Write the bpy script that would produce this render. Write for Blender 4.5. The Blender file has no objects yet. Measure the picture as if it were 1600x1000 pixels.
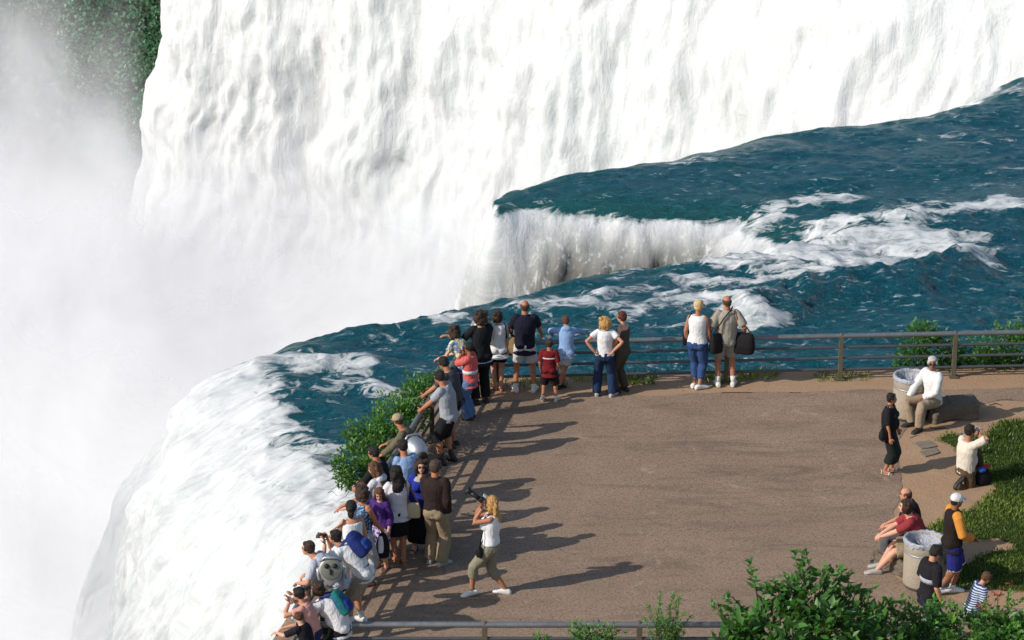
import bpy, bmesh, math, random
import numpy as np
from mathutils import Vector, Matrix, Euler
random.seed(7)
rng = np.random.default_rng(11)
S = bpy.context.scene
COL = S.collection
PI = math.pi
R = math.radians

# ------------------------------------------------------------------ camera model
CF, CP, CH = 4555.0, R(20), 19.8      # focal length in photo pixels, pitch, eye height

def G(px, py, z=0.0):
    """where the sight line through a photo pixel meets the level z"""
    a = (px - 800) / CF; b = (500 - py) / CF
    d = (a, math.cos(CP) + b * math.sin(CP), -math.sin(CP) + b * math.cos(CP))
    t = (z - CH) / d[2]
    return Vector((d[0] * t, d[1] * t, z))

def pix(v):
    z = v[2] - CH
    dep = v[1] * math.cos(CP) - z * math.sin(CP); up = v[1] * math.sin(CP) + z * math.cos(CP)
    return 800 + CF * v[0] / dep, 500 - CF * up / dep

def stature(foot, head_y):
    p = G(*foot); lo, hi = .5, 2.6
    for _ in range(40):
        m = (lo + hi) / 2
        if pix((p.x, p.y, m))[1] > head_y: lo = m
        else: hi = m
    return lo

# ------------------------------------------------------------------ object helpers
def link(name, me, mats=None, parent=None, smooth=True):
    o = bpy.data.objects.new(name, me); COL.objects.link(o)
    for m in (mats if isinstance(mats, (list, tuple)) else [mats]):
        if m: me.materials.append(m)
    if smooth and len(me.polygons):
        me.polygons.foreach_set('use_smooth', [True] * len(me.polygons))
    if parent: o.parent = parent
    return o

def tag(o, label=None, cat=None, group=None, kind=None):
    for k, v in (('label', label), ('category', cat), ('group', group), ('kind', kind)):
        if v: o[k] = v
    return o

def empty(name, loc, rz=0.0, label=None, cat=None, group=None):
    o = bpy.data.objects.new(name, None); COL.objects.link(o)
    o.location = loc; o.rotation_euler = (0, 0, rz); o.empty_display_size = .2
    return tag(o, label, cat, group)

class MB:
    """collects shapes for ONE mesh"""
    def __init__(s): s.v = []; s.f = []; s.m = []; s.mi = 0
    def add(s, vs, fs):
        b = len(s.v); s.v += [tuple(v) for v in vs]
        for f in fs: s.f.append([i + b for i in f]); s.m.append(s.mi)
    def loft(s, rings, caps=True):
        n = len(rings[0]); vs = [p for r in rings for p in r]; fs = []
        for k in range(len(rings) - 1):
            for i in range(n):
                j = (i + 1) % n
                fs.append([k * n + i, k * n + j, (k + 1) * n + j, (k + 1) * n + i])
        if caps: fs += [list(range(n))[::-1], [(len(rings) - 1) * n + i for i in range(n)]]
        s.add(vs, fs)
    def tube(s, pts, rad, n=8, caps=True, closed=False):
        pts = [Vector(p) for p in pts]; rings = []
        if not isinstance(rad, (list, tuple)): rad = [rad] * len(pts)
        up = None
        for i, p in enumerate(pts):
            a = pts[max(i - 1, 0)]; b = pts[min(i + 1, len(pts) - 1)]
            t = (b - a).normalized()
            if up is None:
                up = t.orthogonal().normalized()
            u = (up - t * up.dot(t)); u = u.normalized() if u.length > 1e-6 else t.orthogonal().normalized()
            up = u; w = t.cross(u)
            rings.append([p + (u * math.cos(2 * PI * k / n) + w * math.sin(2 * PI * k / n)) * rad[i] for k in range(n)])
        s.loft(rings, caps)
    def ell(s, c, r, M=None, nu=14, nv=9):
        c = Vector(c); vs = []; fs = []
        M = M or Matrix.Identity(3)
        for j in range(1, nv):
            th = PI * j / nv
            for i in range(nu):
                ph = 2 * PI * i / nu
                vs.append(c + M @ Vector((r[0] * math.sin(th) * math.cos(ph), r[1] * math.sin(th) * math.sin(ph), r[2] * math.cos(th))))
        vs += [c + M @ Vector((0, 0, r[2])), c + M @ Vector((0, 0, -r[2]))]
        for j in range(nv - 2):
            for i in range(nu):
                k = (i + 1) % nu
                fs.append([j * nu + i, (j + 1) * nu + i, (j + 1) * nu + k, j * nu + k])
        a = len(vs) - 2
        for i in range(nu):
            k = (i + 1) % nu
            fs.append([a, i, k]); fs.append([a + 1, (nv - 2) * nu + k, (nv - 2) * nu + i])
        s.add(vs, fs)
    def box(s, c, h, M=None):
        c = Vector(c); M = M or Matrix.Identity(3)
        vs = [c + M @ Vector((x * h[0], y * h[1], z * h[2])) for x in (-1, 1) for y in (-1, 1) for z in (-1, 1)]
        s.add(vs, [[0, 1, 3, 2], [4, 6, 7, 5], [0, 4, 5, 1], [2, 3, 7, 6], [0, 2, 6, 4], [1, 5, 7, 3]])
    def lathe(s, c, prof, n=32, caps=True):
        s.loft([[Vector(c) + Vector((r * math.cos(2 * PI * i / n), r * math.sin(2 * PI * i / n), z)) for i in range(n)] for r, z in prof], caps)
    def mesh(s, name):
        me = bpy.data.meshes.new(name); me.from_pydata(s.v, [], s.f)
        if any(s.m): me.polygons.foreach_set('material_index', s.m)
        me.update(); return me
    def build(s, name, mats, parent=None, smooth=True, bevel=0):
        me = s.mesh(name)
        if bevel:
            bm = bmesh.new(); bm.from_mesh(me)
            bmesh.ops.recalc_face_normals(bm, faces=bm.faces)
            bmesh.ops.bevel(bm, geom=list(bm.edges), offset=bevel, segments=2, affect='EDGES', profile=.6)
            bm.to_mesh(me); bm.free()
        return link(name, me, mats, parent, smooth)
    def voxel(s, vox, it=3):
        """union of the shapes as one continuous skin"""
        me = s.mesh('tmp'); o = bpy.data.objects.new('tmp', me); COL.objects.link(o)
        m = o.modifiers.new('r', 'REMESH'); m.mode = 'VOXEL'; m.voxel_size = vox
        if it:
            k = o.modifiers.new('s', 'SMOOTH'); k.iterations = it; k.factor = .5
        dg = bpy.context.evaluated_depsgraph_get()
        r = bpy.data.meshes.new_from_object(o.evaluated_get(dg), depsgraph=dg)
        bpy.data.objects.remove(o); bpy.data.meshes.remove(me)
        return r
    def skin(s, name, mats, parent=None, vox=.013, it=3):
        return link(name, s.voxel(vox, it), mats, parent)

def smoothstep(a, b, x):
    t = np.clip((x - a) / (b - a), 0, 1); return t * t * (3 - 2 * t)

def vnoise(x, y, z, seed=0):
    xi = np.floor(x).astype(np.int64); yi = np.floor(y).astype(np.int64); zi = np.floor(z).astype(np.int64)
    xf = x - xi; yf = y - yi; zf = z - zi
    xf = xf * xf * (3 - 2 * xf); yf = yf * yf * (3 - 2 * yf); zf = zf * zf * (3 - 2 * zf)
    def h(a, b, c):
        n = (a * 374761393 + b * 668265263 + c * 2147483647 + seed * 1274126177) & 0xffffffff
        n = ((n ^ (n >> 13)) * 1274126177) & 0xffffffff
        return ((n ^ (n >> 16)) & 0xffff) / 65535.0
    L = lambda a, b, t: a + (b - a) * t
    return L(L(L(h(xi, yi, zi), h(xi + 1, yi, zi), xf), L(h(xi, yi + 1, zi), h(xi + 1, yi + 1, zi), xf), yf),
             L(L(h(xi, yi, zi + 1), h(xi + 1, yi, zi + 1), xf), L(h(xi, yi + 1, zi + 1), h(xi + 1, yi + 1, zi + 1), xf), yf), zf)

def fbm(x, y, z=None, oct=4, seed=0, gain=.5):
    z = np.zeros_like(x) if z is None else z
    a, t, r = 1.0, 0.0, 0.0
    for k in range(oct):
        r = r + a * vnoise(x * 2 ** k + 17.3 * k, y * 2 ** k + 5.1 * k, z * 2 ** k, seed + k); t += a; a *= gain
    return r / t          # 0..1

# ------------------------------------------------------------------ materials
class NT:
    def __init__(s, name):
        s.m = bpy.data.materials.new(name); s.m.use_nodes = True; s.t = s.m.node_tree; s.t.nodes.clear()
        s.out = s.n('ShaderNodeOutputMaterial')
    def n(s, typ, **kw):
        o = s.t.nodes.new(typ)
        for k, v in kw.items():
            if k.startswith('i_'):
                key = k[2:]; key = int(key) if key.isdigit() else key.replace('_', ' ')
                if isinstance(v, bpy.types.NodeSocket): s.t.links.new(v, o.inputs[key])
                else: o.inputs[key].default_value = v
            else: setattr(o, k, v)
        return o
    def l(s, a, b): s.t.links.new(a, b)
    def coord(s, scale=(1, 1, 1), rot=(0, 0, 0), which='Object'):
        tc = s.n('ShaderNodeTexCoord'); mp = s.n('ShaderNodeMapping')
        mp.inputs['Scale'].default_value = scale; mp.inputs['Rotation'].default_value = rot
        s.l(tc.outputs[which], mp.inputs['Vector']); return mp.outputs[0]
    def noise(s, vec, scale, detail=4, rough=.55, dist=0.0):
        o = s.n('ShaderNodeTexNoise', i_Scale=scale, i_Detail=detail, i_Roughness=rough, i_Distortion=dist)
        s.l(vec, o.inputs['Vector']); return o.outputs['Fac']
    def ramp(s, fac, stops, interp='LINEAR'):
        o = s.n('ShaderNodeValToRGB'); e = o.color_ramp.elements; o.color_ramp.interpolation = interp
        while len(e) < len(stops): e.new(.5)
        for k, (p, c) in enumerate(stops): e[k].position = p; e[k].color = c if len(c) == 4 else (*c, 1)
        s.l(fac, o.inputs[0]); return o.outputs['Color']
    def math(s, op, a, b=None, clamp=False):
        o = s.n('ShaderNodeMath', operation=op, use_clamp=clamp)
        for i, v in enumerate((a, b)):
            if v is None: continue
            if isinstance(v, (int, float)): o.inputs[i].default_value = v
            else: s.l(v, o.inputs[i])
        return o.outputs[0]
    def mix(s, fac, a, b):
        o = s.n('ShaderNodeMix', data_type='RGBA')
        for i, v in ((0, fac), (6, a), (7, b)):
            if isinstance(v, bpy.types.NodeSocket): s.l(v, o.inputs[i])
            else: o.inputs[i].default_value = v if i == 0 else (*v[:3], 1)
        return o.outputs[2]
    def attr(s, name): return s.n('ShaderNodeAttribute', attribute_name=name).outputs['Fac']
    def bump(s, h, strength=.5, dist=.02):
        o = s.n('ShaderNodeBump', i_Strength=strength, i_Distance=dist); s.l(h, o.inputs['Height']); return o.outputs[0]
    def bsdf(s, col, rough=.8, metal=0, normal=None, spec=.5, **kw):
        o = s.n('ShaderNodeBsdfPrincipled')
        for k, v in (('Base Color', col), ('Roughness', rough), ('Metallic', metal), ('Specular IOR Level', spec)):
            if isinstance(v, bpy.types.NodeSocket): s.l(v, o.inputs[k])
            else: o.inputs[k].default_value = (*v[:3], 1) if k == 'Base Color' else v
        if normal: s.l(normal, o.inputs['Normal'])
        for k, v in kw.items(): o.inputs[k.replace('_', ' ')].default_value = v
        return o.outputs[0]
    def done(s, sh): s.l(sh, s.out.inputs['Surface']); return s.m

_mc = {}
def cloth(c, wr=1.0):
    k = ('c', c, wr)
    if k not in _mc:
        t = NT('cloth'); v = t.coord(); f = t.noise(v, 9, 3, .5, .6); g = t.noise(v, 140, 2)
        col = t.mix(t.math('MULTIPLY', f, .9), tuple(x * .72 for x in c), tuple(min(x * 1.12, .86) for x in c))
        hh = t.math('ADD', t.noise(t.coord((1, 1, .45)), 13, 3, .5, 1.2), t.math('MULTIPLY', g, .05))
        _mc[k] = t.done(t.bsdf(col, .9, normal=t.bump(hh, .55 * wr, .03), spec=.2))
    return _mc[k]
def denim(c):
    return cloth(c, 1.25)
def pattern(c1, c2, kind, scale=18, thr=.5):
    k = ('p', c1, c2, kind, scale)
    if k not in _mc:
        t = NT('patterned_cloth'); v = t.coord()
        if kind == 'stripe':
            w = t.n('ShaderNodeTexWave', wave_type='BANDS', bands_direction='Z', i_Scale=scale, i_Distortion=.6, i_Detail=1.0)
            t.l(v, w.inputs['Vector']); fac = t.ramp(w.outputs['Fac'], [(thr - .06, (0, 0, 0)), (thr + .06, (1, 1, 1))])
        elif kind == 'check':
            a = t.n('ShaderNodeTexWave', wave_type='BANDS', bands_direction='Z', i_Scale=scale); b = t.n('ShaderNodeTexWave', wave_type='BANDS', bands_direction='X', i_Scale=scale)
            t.l(v, a.inputs['Vector']); t.l(v, b.inputs['Vector'])
            fac = t.ramp(t.math('MAXIMUM', a.outputs['Fac'], b.outputs['Fac']), [(.8, (0, 0, 0)), (.9, (1, 1, 1))])
        else:
            fac = t.ramp(t.noise(v, scale, 2, .5, .5), [(thr - .03, (0, 0, 0)), (thr + .03, (1, 1, 1))])
        col = t.mix(fac, c1, c2)
        _mc[k] = t.done(t.bsdf(col, .9, normal=t.bump(t.noise(v, 13, 3, .5, 1.2), .6, .03), spec=.2))
    return _mc[k]
def plain(name, c, rough=.6, metal=0.0, spec=.4, var=.12, scale=20, bump=.15, bd=.01):
    k = (name, c, rough, metal)
    if k not in _mc:
        t = NT(name); v = t.coord(); f = t.noise(v, scale, 5, .6)
        col = t.mix(f, tuple(x * (1 - var) for x in c), tuple(min(1, x * (1 + var)) for x in c))
        _mc[k] = t.done(t.bsdf(col, rough, metal, t.bump(f, bump, bd), spec))
    return _mc[k]
def skin_m(c): return plain('skin', c, .55, 0, .35, .12, 30, .05)
def hair_m(c):
    k = ('h', c)
    if k not in _mc:
        t = NT('hair'); v = t.coord((1, 1, .3)); f = t.noise(v, 60, 3, .6, .8)
        col = t.mix(f, tuple(x * .45 for x in c), tuple(min(1, x * 1.5) for x in c))
        _mc[k] = t.done(t.bsdf(col, .55, 0, t.bump(f, .9, .03), .35))
    return _mc[k]
BLACK = (.012, .012, .014); WHITE = (.80, .80, .78); CREAM = (.72, .66, .54)
EYE = plain('eye_dark', (.02, .015, .012), .2); LIP = plain('lip', (.32, .09, .08), .5)
SKIN = skin_m((.50, .235, .14)); TAN = skin_m((.40, .165, .085)); PALE = skin_m((.58, .31, .21)); BROWN = skin_m((.25, .105, .055))
H_BLACK = hair_m((.014, .010, .008)); H_DARK = hair_m((.045, .022, .012)); H_BROWN = hair_m((.11, .05, .022))
H_AUB = hair_m((.10, .028, .012)); H_BLOND = hair_m((.50, .28, .09)); H_PLAT = hair_m((.66, .48, .23)); H_GREY = hair_m((.55, .53, .50)); H_SHORT = hair_m((.07, .045, .03))

def rough(me, amp, scale, zs=1.0, seed=0, oct=3):
    n = len(me.vertices); c = np.empty(n * 3, np.float32); me.vertices.foreach_get('co', c); c = c.reshape(-1, 3).astype(float)
    q = np.empty(n * 3, np.float32); me.vertices.foreach_get('normal', q); q = q.reshape(-1, 3)
    s = random.uniform(0, 50)
    wv = .35 * (fbm(c[:, 0] * scale * .5 + s, c[:, 1] * scale * .5, c[:, 2] * scale * .5, 2, 8) - .5)
    k = 1 - 2 * np.abs(fbm((c[:, 0] + wv) * scale + s, c[:, 1] * scale, c[:, 2] * scale * zs, oct, seed) - .5) * 2
    c = c + q * (k * amp)[:, None]; me.vertices.foreach_set('co', c.reshape(-1).astype(np.float32)); me.update(); return me
# ------------------------------------------------------------------ people
def ik(a, c, la, lb, pole):
    a, c, pole = Vector(a), Vector(c), Vector(pole)
    d = c - a; L = d.length
    if L > (la + lb) * .995: c = a + d * ((la + lb) * .995 / L); d = c - a; L = d.length
    x = (la * la - lb * lb + L * L) / (2 * L); h = math.sqrt(max(la * la - x * x, 1e-8))
    n = d / L; p = pole - n * pole.dot(n)
    p = p.normalized() if p.length > 1e-5 else n.orthogonal()
    return a + n * x + p * h, c

def ring(c, r, f, a, b, n=20, e=1.0):
    out = []
    for k in range(n):
        ca, sa = math.cos(2 * PI * k / n), math.sin(2 * PI * k / n)
        out.append(Vector(c) + r * (a * math.copysign(abs(ca) ** e, ca)) + f * (b * math.copysign(abs(sa) ** e, sa)))
    return out

PEOPLE = {}
def person(key, label, pos, H, hd, sex='m', group=None, fat=1.0, lean=0, lean2=None, side=0, twist=0, pz=None, py=0.0,
           feet=None, hands=None, hy=0, hp=0, skin=None, hair=None, top=None, bot=None, shoe=None, sock=None,
           knee=None, elbow=None, cap=None, glasses=False, belt=None, fist=.5, coat=None, hands_dir=None, pxs=0.0):
    root = empty('person', (pos[0], pos[1], 0), R(hd), label, 'person', group)
    fem = sex == 'f'; skin = skin or SKIN
    X = Vector((1, 0, 0))
    def dirn(a): return Vector((math.sin(R(side)), math.sin(R(a)), math.cos(R(a)))).normalized()
    lean2 = lean if lean2 is None else lean2
    P = Vector((pxs, py - .10 * H * math.sin(R(lean)), (pz if pz is not None else .52 * H)))
    W = P + dirn(lean * .45) * .10 * H; C = W + dirn(lean * .85) * .11 * H; N = C + dirn((lean + lean2) / 2) * .09 * H
    tw = Matrix.Rotation(R(twist), 3, 'Z'); RX = tw @ X
    def fw(a, r=X): return r.cross(dirn(a)).normalized() * -1   # forward, normal to the spine
    shw = (.090 if fem else .101) * H
    Sh = {s: N - dirn(lean2) * .02 * H + RX * (shw * g) for s, g in (('L', -1), ('R', 1))}
    hw = .05 * H
    Hip = {s: P + X * (hw * g) - Vector((0, 0, .015 * H)) for s, g in (('L', -1), ('R', 1))}
    feet = feet or [(-.055 * H, 0.0), (.055 * H, .015)]
    An, Kn, Fy, Fp = {}, {}, {}, {}
    for s, f, g in (('L', feet[0], -1), ('R', feet[1], 1)):
        f = list(f) + [0, None, 0][len(f) - 2:]
        yaw = f[3] if f[3] is not None else -8 * g
        a = Vector((f[0], f[1], f[2] + .045 * H))
        kp = (knee or {}).get(s, (g * .1, 1, 0))
        Kn[s], An[s] = ik(Hip[s], a, .245 * H, .24 * H, kp); Fy[s] = yaw; Fp[s] = f[4]
    # head frame
    HM = tw @ Euler((R(-lean2 * .45 + hp), 0, R(hy)), 'XYZ').to_matrix() if False else (Matrix.Rotation(R(hy + twist), 3, 'Z') @ Matrix.Rotation(R(hp - lean2 * .35), 3, 'X'))
    HC = N + dirn(lean2 * .6) * .075 * H + HM @ Vector((0, .016 * H, .030 * H))
    hands = hands or {}
    Wr, El = {}, {}
    for s, g in (('L', -1), ('R', 1)):
        t = hands.get(s)
        if t == 'face': t = HC + HM @ Vector((g * .052 * H, .075 * H, -.028 * H)) - Vector((0, 0, .05))
        t = Vector(t) if t else Sh[s] + Vector((g * .035 * H, .035 * H, -.30 * H))
        ep = (elbow or {}).get(s, (g * .45, -1, -.35))
        El[s], Wr[s] = ik(Sh[s], t, .17 * H, .148 * H, ep)
    vox = max(.0085, .0078 * H)
    # ---- torso profile shared by body and garments
    ux, uy = (.090 if fem else .094), .066
    prof = [(P - Vector((0, 0, .05 * H)), .086, .058, 0), (P, (.098 if fem else .092), .068, 0), (W, (.073 if fem else .082) * fat, .058 * fat ** 1.3, lean * .5),
            (C, (.084 if fem else .096) * (.5 + .5 * fat), .068 * fat, lean * .9), (C.lerp(N, .6), (.085 if fem else .100), .060, lean2), (N, (.062 if fem else .07), .042, lean2)]
    def torso(mb, off, z0=0, z1=None, hem=None, flare=0):
        rs = []
        for i, (c, a, b, l) in enumerate(prof[:z1] if z1 else prof):
            if i < z0: continue
            rr = X.lerp(RX, i / 5).normalized()
            rs.append(ring(c, rr, fw(l, rr), a * H + off, b * H + off))
        if hem is not None and hem > .055: flare += .014 * H
        if hem is not None:                                     # let the garment hang below the hip line
            rs = [ring(P - Vector((0, 0, hem * H)), X, fw(0), prof[1][1] * H + off + flare, prof[1][2] * H + off + flare)] + [r for r, q in zip(rs, prof[z0:]) if q[0].z > P.z - hem * H + .01]
        mb.loft(rs)
    def arm(mb, s, off, upto=2.0, flare=0.0):
        r = [.029 * H * (.9 if fem else 1.06), .0245 * H * (.9 if fem else 1.06), .017 * H]
        pts, rad = [Sh[s], Sh[s].lerp(El[s], .5), El[s]], [r[0] + off, r[0] * .92 + off, r[1] + off]
        if upto > 1: pts += [El[s].lerp(Wr[s], .3), El[s].lerp(Wr[s], upto - 1)]; rad += [r[1] + off, r[1] + (r[2] - r[1]) * (upto - 1) + off + flare]
        else:
            pts = [Sh[s], Sh[s].lerp(El[s], upto * .5), Sh[s].lerp(El[s], upto)]; rad = [r[0] + off, r[0] + off + flare * .5, r[0] * (1 - .2 * upto) + off + flare]
        mb.tube(pts, rad, 10); mb.ell(Sh[s] - (Sh[s] - N) * .12, (r[0] + off * 1.05,) * 3)
    def leg(mb, s, off, upto=2.0, flare=0.0):
        r = [.053 * H, .035 * H, .033 * H, .021 * H]
        if fem: r[0] *= 1.04; r[3] *= .95
        a, k, n = Hip[s], Kn[s], An[s]
        if upto <= 1: pts = [a, a.lerp(k, upto * .55), a.lerp(k, upto)]; rad = [r[0] + off, r[0] * .9 + off + flare * .6, r[0] + (r[1] - r[0]) * upto + off + flare]
        else:
            pts = [a, a.lerp(k, .5), k, k.lerp(n, .3 * min(1, upto - 1 + .3)), k.lerp(n, upto - 1)]
            rad = [r[0] + off, r[0] * .86 + off, r[1] + off + flare * .3, r[2] * 1.02 + off + flare * .6, r[3] + (r[2] - r[3]) * (2 - upto) + off + flare]
        mb.tube(pts, rad, 12)
    # ---- body
    b = MB()
    torso(b, 0)
    if fem:
        for g in (-1, 1): b.ell(C + RX * g * .04 * H + fw(lean) * .052 * H - dirn(lean) * .01 * H, (.036 * H, .034 * H, .036 * H))
    if fat > 1.12: b.ell(W + fw(lean) * .03 * H, (.075 * H * fat, .06 * H * fat, .085 * H))
    for g in (-1, 1): b.ell(P + X * g * .042 * H - fw(0) * .024 * H - Vector((0, 0, .02 * H)), (.046 * H, .048 * H, .055 * H))
    for s in 'LR':
        arm(b, s, 0); leg(b, s, 0)
        b.ell(Kn[s].lerp(An[s], .3) - (Matrix.Rotation(R(Fy[s]), 3, 'Z') @ Vector((0, .008 * H, 0))), (.032 * H, .034 * H, .06 * H))
    b.tube([N - dirn(lean2) * .02 * H, HC - HM @ Vector((0, .012 * H, .03 * H))], [.036 * H * (.85 if fem else 1.05), .031 * H * (.88 if fem else 1.05)], 12)
    hk = 1.0 + max(0, (1.5 - H)) * .28                           # children have larger heads
    hs = H * hk * .93
    def hp_(x, y, z): return HC + HM @ Vector((x * hs, y * hs, z * hs))
    b.ell(hp_(0, -.004, .014), (.046 * hs, .057 * hs, .052 * hs), HM)
    b.ell(hp_(0, .016, -.024), (.036 * hs, .038 * hs, .042 * hs), HM)
    b.ell(hp_(0, .054, -.012), (.009 * hs, .014 * hs, .014 * hs), HM)
    b.ell(hp_(0, .036, -.052), (.017 * hs, .016 * hs, .013 * hs), HM)
    for g in (-1, 1): b.ell(hp_(g * .047, -.002, -.008), (.008 * hs, .013 * hs, .019 * hs), HM)
    foot_rings = {}
    for s in 'LR':
        FM = Matrix.Rotation(R(Fy[s]), 3, 'Z') @ Matrix.Rotation(R(-Fp[s]), 3, 'X')
        def fp(x, y, z, s=s, FM=FM): return An[s] + FM @ Vector((x * H, y * H, z * H))
        foot_rings[s] = (fp, FM)
        rs = []
        for y, w, h in ((-.042, .016, .03), (-.02, .021, .045), (.03, .024, .04), (.075, .029, .024), (.105, .02, .014)):
            rs.append(ring(fp(0, y, -.042 + h * .55), FM @ X, FM @ Vector((0, 0, 1)), w * H, h * .55 * H, 12))
        b.loft(rs)
        # palm
        wd = (Wr[s] - El[s]).normalized()
        if hands_dir and s in hands_dir: wd = Vector(hands_dir[s]).normalized()
        elif hands.get(s) == 'face': wd = (HM @ Vector((.25 if s == 'L' else -.25, .25, .9))).normalized()
        g = -1 if s == 'L' else 1
        pn = Vector((-g, 0, 0)) if abs(wd.x) < .8 else Vector((0, 0, -1))   # palm faces the body
        if wd.z > -.5: pn = Vector((0, 0, -1)) if abs(wd.z) < .75 else Vector((0, 1, 0))
        pn = (pn - wd * pn.dot(wd)).normalized(); sd = wd.cross(pn)
        HMx = Matrix((sd, pn, wd)).transposed()
        b.ell(Wr[s] + wd * .026 * H, (.023 * H, .0115 * H, .032 * H), HMx)
        foot_rings['h' + s] = (wd, pn, sd)
    me = b.voxel(vox, 2)
    fb = MB()
    for s in 'LR':
        wd, pn, sd = foot_rings['h' + s]; w = Wr[s]; g = -1 if s == 'L' else 1
        for k, ln in enumerate((.044, .050, .047, .037)):
            p0 = w + wd * .044 * H + sd * ((k - 1.5) * .0105 * H)
            c1 = R(25 + 45 * fist); c2 = R(45 + 100 * fist)
            p1 = p0 + (wd * math.cos(c1 * .5) + pn * math.sin(c1 * .5)) * ln * .5 * H
            p2 = p1 + (wd * math.cos(c1) + pn * math.sin(c1)) * ln * .3 * H
            p3 = p2 + (wd * math.cos(c2) + pn * math.sin(c2)) * ln * .25 * H
            fb.tube([p0 - wd * .008 * H, p0, p1, p2, p3], [.0055 * H, .0056 * H, .005 * H, .0047 * H, .0036 * H], 6)
        ts = 1 if (sd.dot(Vector((0, 1, 0))) >= 0) else -1       # thumb on the leading side of the palm
        t0 = w + wd * .016 * H + sd * (ts * .018 * H)
        t1 = t0 + (wd * .55 + sd * ts * .7 + pn * .3).normalized() * .024 * H
        fb.tube([t0, t1, t1 + (wd * .8 + pn * .5).normalized() * .022 * H], [.007 * H, .0062 * H, .0045 * H], 6)
    fb.mi = 1
    for g in (-1, 1):
        fb.ell(hp_(g * .0175, .0475, .004), (.0075 * hs, .006 * hs, .0048 * hs), HM, 8, 6)
    for g in (-1, 1): fb.ell(hp_(g * .018, .0475, .017), (.012 * hs, .006 * hs, .0028 * hs), HM, 8, 6)
    fb.mi = 2; fb.ell(hp_(0, .0515, -.036), (.0145 * hs, .0045 * hs, .0042 * hs), HM, 8, 6)
    bm = bmesh.new(); bm.from_mesh(me); f2 = fb.mesh('t'); bm.from_mesh(f2); bpy.data.meshes.remove(f2)
    bm.to_mesh(me); bm.free()
    link('body', me, [skin, EYE, LIP], root)
    # ---- hair
    if hair:
        st, hm = hair; h = MB()
        if cap: st = 'bald'
        e = lambda x, y, z, a, b_, c: h.ell(hp_(x, y, z), (a * hs, b_ * hs, c * hs), HM)
        if st != 'bald':
            e(0, -.015, .024, .0515, .055, .0495); e(0, -.022, .0, .050, .044, .052)
            for g in (-1, 1): e(g * .044, .004, .008, .010, .026, .026)
            e(0, .024, .050, .036, .022, .013)
            for k in range(10 if st == 'short' else 20):
                a = random.uniform(0, 2 * PI); q = random.uniform(.1, 1.25)
                e(math.sin(q) * math.cos(a) * .047, -.014 + math.sin(q) * math.sin(a) * .045, .022 + math.cos(q) * .044, .016, .016, .012)
        else:
            e(0, -.028, .002, .0475, .036, .038); e(0, -.03, -.022, .040, .03, .03)
            for g in (-1, 1): e(g * .042, -.008, .004, .010, .032, .024)
        if st in ('bob', 'curly'):
            k = 1.0 if st == 'bob' else 1.2
            e(0, -.03, -.02, .056 * k, .042 * k, .058 * k)
            for g in (-1, 1): e(g * .046 * k, -.004, -.012, .02 * k, .035, .045 * k)
            for _ in range(16 if st == 'bob' else 34):
                a = random.uniform(0, 2 * PI)
                e(math.cos(a) * .05 * k, -.022 + math.sin(a) * .036, random.uniform(-.06, .05) * k, .02, .02, .02)
        if st in ('long', 'pony', 'bun'):
            if st == 'long':
                e(0, -.032, -.03, .055, .036, .065)
                for g in (-1, 1): e(g * .045, -.008, -.03, .017, .03, .06)
                n0 = N - fw(lean2, RX) * .035 * H
                pts = [hp_(0, -.03, -.01), hp_(0, -.045, -.06), n0 - dirn(lean2) * .02 * H - fw(lean2, RX) * .02 * H, n0 - dirn(lean2) * .06 * H - fw(lean2, RX) * .022 * H, n0 - dirn(lean2) * .085 * H - fw(lean2, RX) * .02 * H]
                h.loft([ring(q, HM @ X, HM @ Vector((0, 1, 0)), a_ * hs, b_ * hs, 14) for q, a_, b_ in zip(pts, (.05, .058, .062, .055, .03), (.035, .036, .030, .026, .014))])
                for _ in range(30):
                    x = random.uniform(-.055, .055); z = random.uniform(-.11, .0)
                    e(x, -.052 - abs(z) * .1, z, .016, .018, .034)
            elif st == 'pony':
                h.tube([hp_(0, -.05, .03), hp_(0, -.085, .015), hp_(0, -.088, -.04), hp_(0, -.07, -.10)], [.018 * hs, .026 * hs, .024 * hs, .008 * hs], 8)
            else: e(0, -.07, .012, .03, .028, .028); e(0, -.05, -.05, .03, .028, .05)
        link('hair', rough(h.voxel(max(.007, .0062 * hs), 2), .006 if st in ('short', 'bun') else .009 if st != 'bald' else .002, 26, .5), hm, root)
    # ---- clothes
    def garment(name, spec, extra=0.0):
        t = MB(); off = (.011 + max(spec.get('loose', 0.0) * .55, (bot or {}).get('loose', 0) * .5 + .007) + extra * .7) * H / 1.7
        sl = spec.get('sleeve', .55)
        torso(t, off, 1 if spec.get('hem', .04) < .05 else 0, spec.get('cut'), spec.get('hem', .04), spec.get('flare', .004))
        if fem:
            for g in (-1, 1): t.ell(C + RX * g * .04 * H + fw(lean) * .054 * H - dirn(lean) * .01 * H, (.036 * H + off, .036 * H + off, .036 * H + off))
        if fat > 1.12: t.ell(W + fw(lean) * .032 * H, (.076 * H * fat + off, .06 * H * fat + off, .088 * H))
        if spec.get('hem', .04) >= .05:
            for g in (-1, 1): t.ell(P + X * g * .042 * H - fw(0) * .026 * H - Vector((0, 0, .0)), (.050 * H + off, .052 * H + off, min(spec['hem'], .055) * H))
        if sl > 0:
            for s in 'LR': arm(t, s, off * .75, sl, spec.get('sflare', .006))
        if spec.get('straps'):
            for g in (-1, 1): t.tube([C + RX * g * .05 * H + fw(lean) * .075 * H, N + RX * g * .055 * H + dirn(lean2) * .006 * H, C + RX * g * .05 * H - fw(lean) * .066 * H], .011, 6)
        if spec.get('collar'):
            t.tube([N - dirn(lean2) * .006 * H, N + dirn(lean2) * .022 * H], [.052 * H, .040 * H], 14)
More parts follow.
